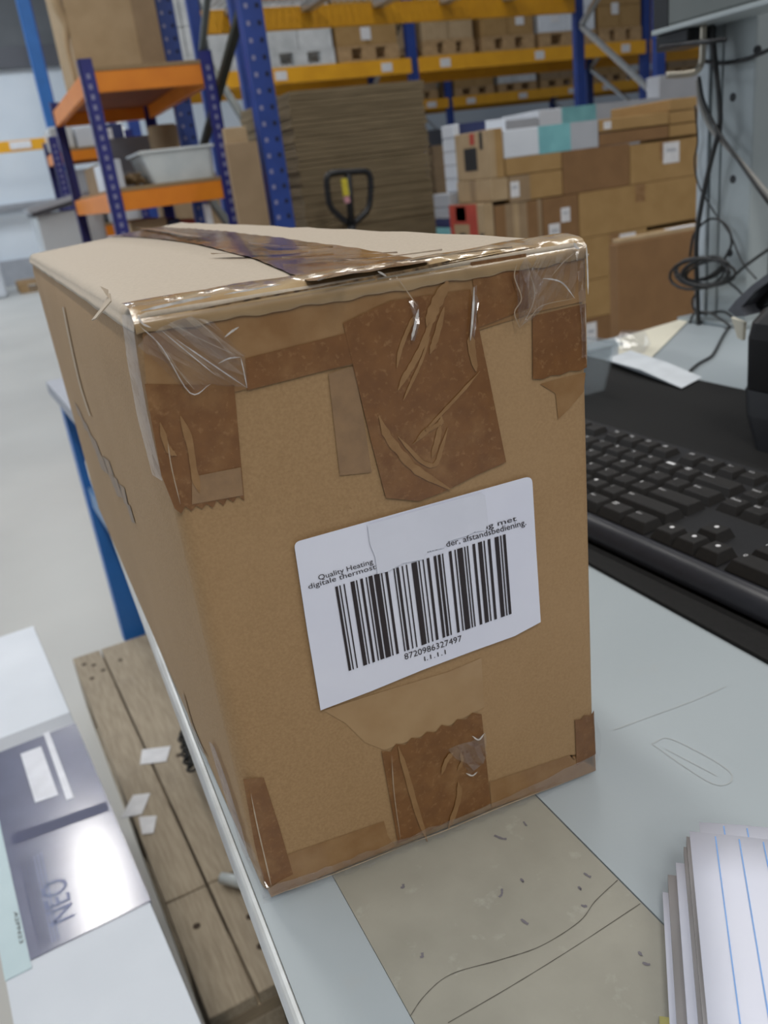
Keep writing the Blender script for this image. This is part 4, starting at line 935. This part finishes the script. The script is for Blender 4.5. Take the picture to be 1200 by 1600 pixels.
# ------------------------------------------------------------------ cartons: generic builder
def box_carton(x0, x1, y0, y1, z0_, z1_, mat, label, group=None, stickers=(), bands=(), tape=None, side=(), name='carton', cat='carton'):
    t = thing(name, ((x0+x1)/2, (y0+y1)/2, z0_), label, cat, group)
    g = G(); g.box(x0, x1, y0, y1, z0_, z1_, min(.004, (z1_-z0_)*.1)); g.build('body', mat, t)
    W_, H_ = x1-x0, z1_-z0_
    if tape:
        xm = (x0+x1)/2; g = G(); g.box(xm-.025, xm+.025, y0, y1, z1_, z1_+.0008); g.box(xm-.025, xm+.025, y0-.0008, y0, z1_-min(.07, H_*.5), z1_+.0008); g.build('tape', tape, t)
    for (a0, a1, c0, c1, m_) in bands:
        g = G(); g.box(x0+W_*a0, x0+W_*a1, y0-.0012, y0+.001, z0_+H_*c0, z0_+H_*c1); g.build('printed_panel', m_, t)
    for (a0, a1, c0, c1, m_) in side:
        g = G(); g.box(x0-.0012, x0+.001, y0+(y1-y0)*a0, y0+(y1-y0)*a1, z0_+H_*c0, z0_+H_*c1); g.build('printed_panel', m_, t)
    for (a0, a1, c0, c1) in stickers:
        g = G(); g.box(x0+W_*a0, x0+W_*a1, y0-.0014, y0+.001, z0_+H_*c0, z0_+H_*c1); g.build('sticker', STICK, t)
        g = G(); g.box(x0+W_*(a0*.8+a1*.2), x0+W_*(a0*.2+a1*.8), y0-.0018, y0-.0013, z0_+H_*(c0*.45+c1*.55), z0_+H_*(c0*.3+c1*.7)); g.build('printed_line', CGREY, t)
    return t
def pxc(Yf, xa, ya, xb, yb, dep, mat, label, **k):
    """carton whose front face spans photo columns xa..xb, top at (xa, ya), bottom at (xa, yb), on the plane Y = Yf"""
    a = PY(xa, ya, Yf); b = PY(xa, yb, Yf); c = PY(xb, ya-(xb-xa)*.2, Yf)
    return box_carton(a.x, c.x-.003, Yf, Yf+dep, b.z+.0005, a.z-.001, mat, label, **k)
# ---- right hand pallet loads at Y = 3.0 : rows built in metres from the photo's columns
YF = 3.0
def colx(px, py=300): return PY(px, py, YF).x
zz = {}
zrow = [.36, .585, .78, .965, 1.13, 1.275]           # row heights read off the left edges
GR = 'cartons stacked on the right hand pallets'
X = {k: colx(k, y) for k, y in ((705, 330), (712, 300), (755, 330), (770, 270), (788, 230), (848, 330), (880, 280), (905, 330), (940, 215), (985, 260), (1040, 260), (1090, 260), (1200, 260))}
def cart(xa, xb, z0_, z1_, mat, label, dep=.38, y=YF, **k): return box_carton(xa, xb-.003, y, y+dep, z0_+.001, z1_, mat, label, group=GR, **k)
pallet(1.66, 2.98, .144, 1.2, .8, 'pale wooden pallet under the right hand carton stack', None, 'x', WOODL, WOODL); pallet(1.66, 2.98, 0, 1.2, .8, 'lowest pale wooden pallet under the right hand carton stack', None, 'x', WOODL, WOODL)
pallet(2.90, 2.98, 0, 1.2, .8, 'pale wooden pallet behind the grey upright', None, 'x', WOODL, WOODL)
pallet(2.90, 2.98, .144, 1.2, .8, 'upper pale wooden pallet behind the grey upright', None, 'x', WOODL, WOODL)
zb = .289
XL = X[770]; XR = X[755]; D1 = .27
cart(XR, X[905], zb, .58, CARD2, 'dark kraft carton at the lower left of the stack behind the taped carton', dep=D1)
cart(X[905], 2.87, zb, .47, CARD2, 'dark kraft carton with white sticker low in the stack', stickers=((.02, .12, .35, .9),))
cart(X[905], 2.87, .47, .63, CARD1, 'kraft carton in the second row from the bottom')
cart(X[905], 2.62, .63, .805, CARD1, 'kraft carton with white sticker on its upper right, third row', stickers=((.58, .82, .50, .95),), tape=TAPE_LIGHT)
cart(2.62, 2.90, .63, .79, CARD1, 'kraft carton with sticker on its upper left, third row', stickers=((.02, .36, .5, .95),))
cart(X[905], 2.90, .805, .985, CARD1, 'wide plain kraft carton in the middle of the stack', tape=TAPE_LIGHT)
cart(X[848], X[905], .80, .985, CARD2, dep=D1, label='dark brown carton with two white stickers in the middle row', stickers=((.15, .45, .05, .45), (.5, .75, .45, .75)))
cart(XR+.05, X[848], .80, .985, CARD4, 'striped grey brown carton in the middle row', dep=D1, bands=((.0, .22, 0, 1, CARD2), (.38, .5, 0, 1, CARD3), (.68, .9, 0, 1, CARD2)))
cart(XR, XR+.049, .80, 1.0, CARD3, 'kraft carton printed with a red frame at the left of the stack', dep=D1, bands=((0, .5, 0, 1, CARD3),), side=((.18, .42, 0, 1, RED), (.42, 1, .62, 1.0, RED), (.88, 1.0, 0, .62, RED), (.50, .80, .68, .96, CARD3), (.55, .72, .05, .45, BLACKM), (.03, .12, .05, .45, BLACKM)))
cart(XR, XR+.049, .585, .80, CARD3, 'pale kraft carton below the red framed one', dep=D1)
cart(XR+.05, X[905], .58, .80, CARD1, 'kraft carton hidden low beside the red framed stack', dep=D1)
cart(XL-.01, XL+.07, 1.001, 1.085, CARD3, 'pale kraft carton between the red framed and black square cartons', dep=D1, side=((.45, .6, 0, 1, CARD4),))
cart(XL-.004, X[788]-.004, 1.085, 1.262, CARD3, 'kraft carton printed with a black square and red mark', dep=D1, bands=((.4, 1.0, 0, 1, CARD1),), side=((.38, .74, .20, .68, BLACKM), (.42, .55, .74, .97, RED), (.20, .28, .62, .98, BLACKM)))
cart(XL+.07, X[880], .987, 1.084, CARD1, 'kraft carton with grey left end and white sticker below the white and teal boxes', dep=D1, stickers=((.02, .18, .2, .8),), bands=((0, .38, 0, 1, CARD4),))
cart(X[788], X[880], 1.085, 1.15, CARD1, 'flat kraft carton directly below the white and teal carton', dep=D1)
cart(X[880], X[985], .985, 1.15, CARD2, 'dark brown carton below the thin kraft cartons')
cart(X[985], X[1090], .985, 1.14, CARD1, 'kraft carton with white sticker beside the grey upright', stickers=((.48, .72, .42, .95),), tape=TAPE_LIGHT)
cart(X[788], X[940]-.012, 1.15, 1.252, CWHITE, dep=D1, label= 'white carton with teal printed band on the stack', bands=((.36, .70, 0, 1, TEAL), (.70, 1.0, 0, 1, CGREY)), y=YF+.004)
for k in range(2): cart(X[940]-.01, X[1040]+.02, 1.15+.052*k, 1.198+.052*k, [CARD2, CARD1][k], ['flat kraft carton, lower of two beside the white and teal carton', 'flat kraft carton, upper of two beside the white and teal carton'][k], stickers=(((.06, .16, .2, .8),) if k else ()))
for k in range(3): cart(X[1040]+.022, X[1090]-.005, 1.15+.05*k, 1.197+.05*k, CARD1, ['lowest of three flat kraft cartons by the grey upright', 'middle of three flat kraft cartons by the grey upright', 'topmost of three flat kraft cartons by the grey upright'][k])
for k in range(5):
    z_ = .63+k*.125; cart(2.905, 3.9, z_, z_+.122, CARD1, ['kraft carton behind the grey upright, %s row' % q for q in ('lowest', 'second', 'third', 'fourth', 'topmost')][k])
cart(2.905, 3.9, zb, .63, CARD2, 'dark kraft carton at the bottom behind the grey upright')
# white and teal boxes of the second load behind
def c2(xa, xb, z0_, z1_, mat, label, y=3.95, dep=.35, **k): return box_carton(xa, xb-.003, y, y+dep, z0_, z1_, mat, label, group='cartons on the pallet behind', **k)
x2 = lambda px, py: PY(px, py, 3.95).x
pallet(2.25, 3.93, 0, 1.2, .8, 'wooden pallet under the white and teal cartons behind', None, 'x', WOODL, WOODL)
c2(x2(745, 210), x2(1115, 190), .145, 1.15, CGREY, 'large light grey carton block behind the kraft cartons')
c2(x2(750, 190), x2(842, 185), 1.151, 1.325, CGREY, 'light grey carton on top of the load behind')
c2(x2(842, 180), x2(1030, 160), 1.151, 1.355, CWHITE, 'white carton with teal band on top of the load behind', bands=((.18, .46, 0, 1, TEAL), (.46, 1, 0, 1, CGREY)))
c2(x2(1030, 130), x2(1110, 120), 1.151, 1.46, CGREY, 'tall grey carton on top of the load behind, next to the upright', dep=.1)
NPX, NP0, NP1 = XR+.004, YF+D1+.004, YF+D1+.11
zs = [(.289, .55, CGREY), (.551, .80, CGREY), (.801, .86, NAVYP), (.861, .91, TEAL), (.911, .945, NAVYP), (.946, .99, CGREY), (.991, 1.045, CGREY)]
for k, (za, zb_, m_) in enumerate(zs):
    box_carton(NPX, NPX+.3, NP0, NP1+.03, za, zb_, m_, ['pale grey carton at the bottom of the narrow left pile', 'pale grey carton second from the bottom of the narrow left pile', 'lower navy flat carton in the narrow left pile', 'teal flat carton in the narrow left pile', 'upper navy flat carton in the narrow left pile', 'thin grey carton above the navy one', 'grey carton in the middle of the narrow left pile'][k], 'narrow pile of pale cartons')
for k in range(5):
    box_carton(NPX+.05, NPX+.3, NP0, NP1, 1.046+k*.052, 1.096+k*.052, CWHITE, 'white flat carton, %s of five at the top of the narrow left pile' % ['lowest', 'second', 'third', 'fourth', 'topmost'][k], 'narrow pile of pale cartons', bands=(((.1, .6, 0, 1, NAVYP),) if k == 4 else ()))
# tall carton standing nearer, behind the table end
a = PY(965, 380, 2.0); b = PY(1090, 370, 2.0)
tc_ = box_carton(a.x, a.x+.34, 2.0, 2.04, 0, .893, CARD2, 'flat dark kraft carton standing upright on the floor behind the table')
g = G(); g.box(a.x+.01, a.x+.33, 2.005, 2.035, .893, .905, .002); g.build('flap_edge', CARD3, tc_)
g = G(); g.box(a.x+.20, a.x+.31, 2.004, 2.036, .9052, .907); g.build('tape', STICK, tc_)

# ------------------------------------------------------------------ stack of flat cardboard sheets, pallet jack
rr = random.Random(9); g = G(); z = .146; SXa, SXb = 1.44, 2.13
while z < 1.535:
    h = rr.uniform(.014, .024); lean = (.02 if z > .9 else -.03*(1-z/.9)); dx = rr.uniform(-.006, .006)+(.045 if z < 1.0 else 0)*(1-z); e = rr.uniform(0, .008)
    g.box(SXa+dx, SXb+dx+(.05*max(0, 1.0-z)), 4.0+e, 4.8+e, z, z+h*.86); g.box(SXa+dx+.012, SXb+dx-.012, 4.012+e, 4.79, z+h*.86, z+h); z += h
st = g.build('cardboard_sheets', FLAT); tag(st, 'tall stack of flat brown cardboard sheets behind the pallet jack', 'cardboard stack', None, 'stuff')
pallet(1.18, 4.0, 0, .82, .8, 'wooden pallet under the stack of flat cardboard sheets', None, 'y')
jk = thing('pallet_jack', (1.58, 3.75, 0), 'black looped handle of a hand pallet jack in front of the cardboard sheets', 'pallet jack')
JY = 3.72
loop = [PY(x, y, JY) for x, y in ((544, 350), (518, 325), (512, 300), (511, 280), (518, 271), (545, 269), (570, 268), (578, 276), (579, 300), (574, 328), (552, 350))]
g = G(); g.tube(loop, .014, 10, 5); g.build('handle_loop', BLACKP, jk, True)
p0 = PY(544, 272, JY); p1 = PY(549, 352, JY)
g = G(); g.tube([p0, p1], .016, 10); g.build('centre_bar', BLACKP, jk, True)
g = G(); q0 = PY(537, 279, JY-.016); q1 = PY(541, 306, JY-.016); g.bar(q0, q1, .026, .012, (0, 1, 0)); tag(g.build('lever_sticker', M('yellow_sticker', (.65, .55, .04), .5), jk), 'yellow sticker')
g = G(); g.bar(PY(541, 307, JY-.016), PY(543, 317, JY-.016), .024, .012, (0, 1, 0)); tag(g.build('lever_sticker', M('pink_sticker', (.60, .30, .34), .5), jk), 'pink sticker')
g = G(); g.tube([p1, Vector((p1.x, JY+.02, .55)), Vector((p1.x, JY+.06, .30))], .021, 12); g.build('shaft', BLACKP, jk, True)
g = G(); g.lathe((p1.x, JY+.08, .06), [(.05, 0), (.06, .05), (.06, .20), (.045, .26)], 16); g.build('pump', ORANGE, jk)
for s in (-.19, .19): g = G(); g.box(p1.x+s-.078, p1.x+s+.078, JY+.14, JY+1.08, .045, .090, .004); g.build('fork', ORANGE, jk)
g = G(); g.box(p1.x-.27, p1.x+.27, JY+.09, JY+.20, .06, .24, .01); g.build('crosshead', ORANGE, jk)
for s in (-.05, .05): g = G(); g.lathe((p1.x+s-.02, JY+.06, .09), [(.07, 0), (.09, .004), (.09, .036), (.07, .04)], 18, 'x'); g.build('wheel', RUBBER, jk)

# ------------------------------------------------------------------ small orange and navy shelving units
def shelf_unit(x0, x1, y0, y1, h, zs, label, group):
    t = thing('shelf_unit', ((x0+x1)/2, (y0+y1)/2, 0), label, 'shelf', group)
    pw = .045
    for px in (x0, x1):
        for py in (y0, y1):
            s = 1 if px == x0 else -1; ss = 1 if py == y0 else -1
            g = G(); g.box(min(px, px+s*pw), max(px, px+s*pw), min(py, py+ss*.003), max(py, py+ss*.003), 0, h); g.box(min(px, px+s*.003), max(px, px+s*.003), min(py, py+ss*pw), max(py, py+ss*pw), 0, h)
            po_ = g.build('post', NAVY, t); g = G(); z = .8
            while z < h-.03:
                for k in (0,): g.box(px+s*pw*.5-.006, px+s*pw*.5+.006, py-ss*.0006 if ss > 0 else py, (py if ss > 0 else py+.0006)+.0001, z, z+.016)
                g.box(px-s*.0006 if s > 0 else px, (px if s > 0 else px+.0006)+.0001, py+ss*pw*.5-.006, py+ss*pw*.5+.006, z, z+.016); z += .032
            q = g.build('slot_row', SLOTL if py == y0 else BLACKM, po_); q['kind'] = 'stuff'
    for (za, zb_) in zs:
        for py in (y0+.004, y1-.029): g = G(); g.box(x0+pw, x1-pw, py, py+.025, za, zb_, .002); g.build('front_beam', ORANGE, t)
        for px in (x0+.004, x1-.029): g = G(); g.box(px, px+.025, y0+pw, y1-pw, za, zb_, .002); g.build('side_beam', ORANGE, t)
        g = G(); g.box(x0+.03, x1-.03, y0+.002, y1-.002, zb_+.0005, zb_+.013); g.build('shelf_board', CHIP, t)
        g = G(); g.box(x0+.03, x1-.03, y0+.03, y1-.03, zb_-.012, zb_); g.build('board_underside', RUST, t)
    return t
shelf_unit(.465, .925, 3.3, 4.5, 1.63, ((.28, .34), (.72, .78), (1.14, 1.205), (1.525, 1.59)), 'orange and navy boltless shelf unit nearest the camera', 'orange shelf units')
shelf_unit(.52, 1.0, 5.6, 6.8, 1.58, ((.30, .36), (1.03, 1.09), (1.425, 1.475)), 'smaller looking orange and navy shelf unit further back at the left', 'orange shelf units') if False else shelf_unit(.515, .98, 5.45, 5.9, 1.56, ((.30, .36), (1.0, 1.06), (1.425, 1.48)), 'orange and navy shelf unit further back by the white wall', 'orange shelf units')
# things on the near unit
tub = thing('plastic_tub', (.75, 3.45, 1.2185), 'milky plastic tub on the lower orange shelf', 'tub')
tx0, tx1 = .612, .868
v = []
def tubring(x0, x1, y0, y1, z, r): return rrect(x0, x1, y0, y1, z, r, 4)
loft('tub_body', [tubring(.642, .868, 3.335, 3.58, 1.2187, .015), tubring(.612, .872, 3.325, 3.60, 1.325, .018), tubring(.617, .867, 3.33, 3.595, 1.325, .016), tubring(.647, .863, 3.34, 3.575, 1.2215, .013)], MILKY, tub)
g = G(); g.tube([(.608, 3.322, 1.325), (.876, 3.322, 1.325), (.876, 3.603, 1.325), (.608, 3.603, 1.325), (.608, 3.322, 1.325)], .006, 6); g.build('rim', MILKY, tub)
g = G(); g.lathe((.80, 3.78, 1.2187), [(.055, 0), (.06, .01), (.06, .215), (.055, .222)], 20); tag(g.build('cardboard_tube', CARD3, None, True), 'upright kraft paper roll behind the milky tub', 'paper roll')
box_carton(.53, .79, 3.95, 4.35, 1.2187, 1.33, CARD4, 'grey brown carton at the back of the lower orange shelf')
box_carton(.56, .88, 3.92, 3.945, 1.2187, 1.42, CGREY, 'grey board standing on the lower orange shelf', name='board', cat='board')
g = G(); g.box(.515, .548, 3.40, 3.9, 1.2187, 1.318, .004); tag(g.build('white_divider', CWHITE), 'white plastic divider on the left of the lower orange shelf', 'divider')
rr = random.Random(3); g = G()
for k in range(14):
    c = Vector((.590+rr.uniform(-.025, .028), 3.50+rr.uniform(-.08, .08), 1.236+rr.uniform(0, .02))); ax = Vector((rr.uniform(-1, 1), rr.uniform(-1, 1), rr.uniform(-.3, .3))).normalized(); az = ax.orthogonal().normalized()
    g.obox(c, ax, az.cross(ax), az, .02, .012, .002)
for v_ in g.v: v_.z = max(v_.z, 1.2187)
pb = g.build('paper_padding', CARD3); tag(pb, 'crumpled brown padding paper beside the milky tub', 'packing paper', None, 'stuff')
# lower things below the shelf
box_carton(.54, .68, 3.45, 3.8, .794, 1.10, CARD3, 'pale kraft carton under the lower orange shelf', bands=((.5, .8, .45, .75, BLACKM),))
g = G(); g.box(.69, .74, 3.5, 3.8, .794, 1.09, .006); tag(g.build('file_box', NAVYP), 'navy file box under the lower orange shelf', 'box')
g = G(); g.box(.745, .80, 3.5, 3.8, .794, 1.08, .006); tag(g.build('file_box', RED), 'red file box under the lower orange shelf', 'box')
g = G(); g.box(.81, .832, 3.34, 3.38, .794, 1.13, .003); tag(g.build('white_bar', STICK), 'white upright bar under the lower orange shelf', 'bar')
# tall box on top of the near unit
tbx = box_carton(.535, .885, 3.85, 4.35, 1.6037, 2.35, CARD3, 'tall kraft box standing on the top orange shelf')
g = G(); g.box(.790, .884, 3.846, 3.849, 1.61, 2.34); g.build('dark_side', CARD4, tbx)
g = G(); g.tube([(.52, 3.86, 1.62), (.515, 3.86, 1.75), (.528, 3.86, 1.83), (.512, 3.86, 1.90), (.523, 3.86, 2.02), (.515, 3.86, 2.2)], [.008, .011, .014, .02, .013, .011], 8, 4); tag(g.build('torn_edge', CARD3, tbx, True), 'torn ragged left edge')
# flat board leaning at the right of the unit
g = G(); g.box(.835, .945, 3.0, 3.025, 0, PY(380, 222, 3.0).z, .003); tag(g.build('flat_board', CARD4), 'tall flat kraft board standing between the orange shelf and blue upright', 'board')
g = G(); g.box(.845, .925, 3.03, 3.055, 0, PY(380, 222, 3.0).z+.05, .003); tag(g.build('flat_board', CARD3), 'paler kraft board just behind the tall flat one', 'board')
# things on the far unit
g = G(); g.box(.53, .66, 5.5, 5.85, 1.4935, 1.615, .012); tag(g.build('foil_bag', WRAP), 'shiny wrapped bundle on the far orange shelf', 'bundle')
box_carton(.67, .80, 5.5, 5.85, 1.4935, 1.60, CWHITE, 'white carton on the far orange shelf beside the shiny bundle')
box_carton(.81, .94, 5.5, 5.85, 1.4935, 1.60, NAVYP, 'navy and white carton on the far orange shelf', stickers=((.1, .5, .2, .8),))
box_carton(.56, .72, 5.5, 5.85, 1.0735, 1.38, CGREY, 'grey carton on the lower far shelf', bands=((.1, .4, .5, .9, NAVYP), (.5, .9, .1, .5, BLACKM)))
box_carton(.75, .93, 5.5, 5.85, 1.0735, 1.30, CWHITE, 'white carton on the lower far shelf')
tot_ = thing('storage_tote', (.42, 5.0, 0), 'white storage tote with tilted grey lid left of the orange shelf', 'storage tote')
g = G(); g.box(.30, .62, 4.75, 5.15, .55, 1.17, .01); g.build('tote_body', M('tote_white', (.66, .70, .72), .4, 0, (.58, .62, .65), 3, 4), tot_)
g = G(); g.box(.31, .61, 4.76, 5.14, 0, .549, .01); g.build('tote_base', CGREY, tot_)
g = G(); g.obox((.435, 4.92, 1.215), Vector((.98, 0, .17)), Vector((0, 1, 0)), Vector((-.17, 0, .98)), .17, .22, .012); g.build('lid', CGREY, tot_)
g = G(); g.obox((.435, 4.92, 1.192), Vector((.98, 0, .17)), Vector((0, 1, 0)), Vector((-.17, 0, .98)), .155, .205, .010); g.build('lid_lip', DKGREYP, tot_)
# pale van / door edge far left and pallet on the floor
g = G(); g.box(-.9, .25, 15.2, 16.2, .0, 1.05, .06); tag(g.build('white_cabinet', CWHITE), 'white cabinet at the far left wall', 'cabinet')
pallet(.45, 15.6, 0, .8, 1.2, 'small pallet on the floor by the far wall', None, 'x', WOODL, WOODL)

# ------------------------------------------------------------------ loads on the far racks
def load(x0, x1, y, z, h, mat, label, stick=(), wrap=False):
    w_ = x1-x0; pallet(x0, y, z, w_, .8, 'pallet under the '+label, 'pallets on the far racks', 'x', WRAP if wrap else WOODL, WRAP if wrap else WOODL)
    t = thing('pallet_load', ((x0+x1)/2, y+.4, z+.1445), label, 'pallet load', 'pallet loads on the far racks')
    hw = w_/2
    for k in range(2):
        for j in range(2 if h > .3 else 1):
            hh = h/(2 if h > .3 else 1); g = G(); g.box(x0+k*hw+.004, x0+(k+1)*hw-.004, y+.01, y+.79, z+.1455+j*hh, z+.1455+(j+1)*hh-.004, .006); g.build('load_carton', mat, t)
    for (a0, c0) in stick: g = G(); g.box(x0+w_*a0, x0+w_*(a0+.16), y+.004, y+.0095, z+.145+h*c0, z+.145+h*(c0+.25)); g.build('sticker', STICK, t)
Z3 = 2.201
load(2.02, 2.40, 8.68, Z3, .50, WRAP, 'wrapped load seen through the near blue frame', wrap=True)
load(2.42, 2.91, 8.68, Z3, .52, WRAP, 'first white wrapped load on the yellow beam, leftmost', wrap=True)
load(2.95, 3.67, 8.68, Z3, .45, WRAP, 'white wrapped load on the yellow beam beside the kraft one', wrap=True)
load(3.71, 4.38, 8.68, Z3, .45, CARD1, 'kraft load with stacked stickers above the cardboard sheets', stick=((.4, .1), (.4, .45)))
load(4.68, 5.27, 8.68, Z3, .45, CARD3, 'pale kraft load right of the blue upright')
load(5.38, 6.03, 8.68, Z3, .45, CARD1, 'kraft load with two stickers right of centre', stick=((.5, .5), (.65, .2)))
load(6.10, 6.85, 8.68, Z3, .45, CWHITE, 'white carton load on the yellow beam', stick=((.2, .2),))
load(6.90, 7.50, 8.68, Z3, .45, CARD1, 'kraft load left of the grey upright top', stick=((.3, .3),))
load(7.70, 8.5, 8.68, Z3, .45, CARD3, 'pale load on the rack bay behind the bracket')
for k in range(9):
    x0 = 5.32+(k//3)*3.0+(k % 3)*.92
    load(x0, x0+.8, 14.45, 2.221, .55, [CARD1, WRAP, CARD4][k % 3], '%s load from the left on the far back rack' % ['first', 'second', 'third', 'fourth', 'fifth', 'sixth', 'seventh', 'eighth', 'ninth'][k])
# floor level loads under the racks
for k in range(10):
    x0 = 1.70+(k//3)*3.02+(k % 3)*.93
    box_carton(x0, x0+.82, 8.8, 9.6, 0, 1.35+.1*(k % 3), [CARD4, CARD2, FLAT][k % 3], 'floor level load under the yellow rack, %s from the left' % ['first', 'second', 'third', 'fourth', 'fifth', 'sixth', 'seventh', 'eighth', 'ninth', 'tenth'][k], 'floor loads under the racks')
for k in range(12):
    x0 = 5.3+(k//3)*3.0+(k % 3)*.95
    box_carton(x0, x0+.86, 14.6, 15.4, 0, 1.5+.12*(k % 3), [CARD2, CARD4, DKGREYP][k % 3], 'floor level load under the far back rack, %s from the left' % ['first', 'second', 'third', 'fourth', 'fifth', 'sixth', 'seventh', 'eighth', 'ninth', 'tenth', 'eleventh', 'twelfth'][k], 'floor loads under the far back rack')
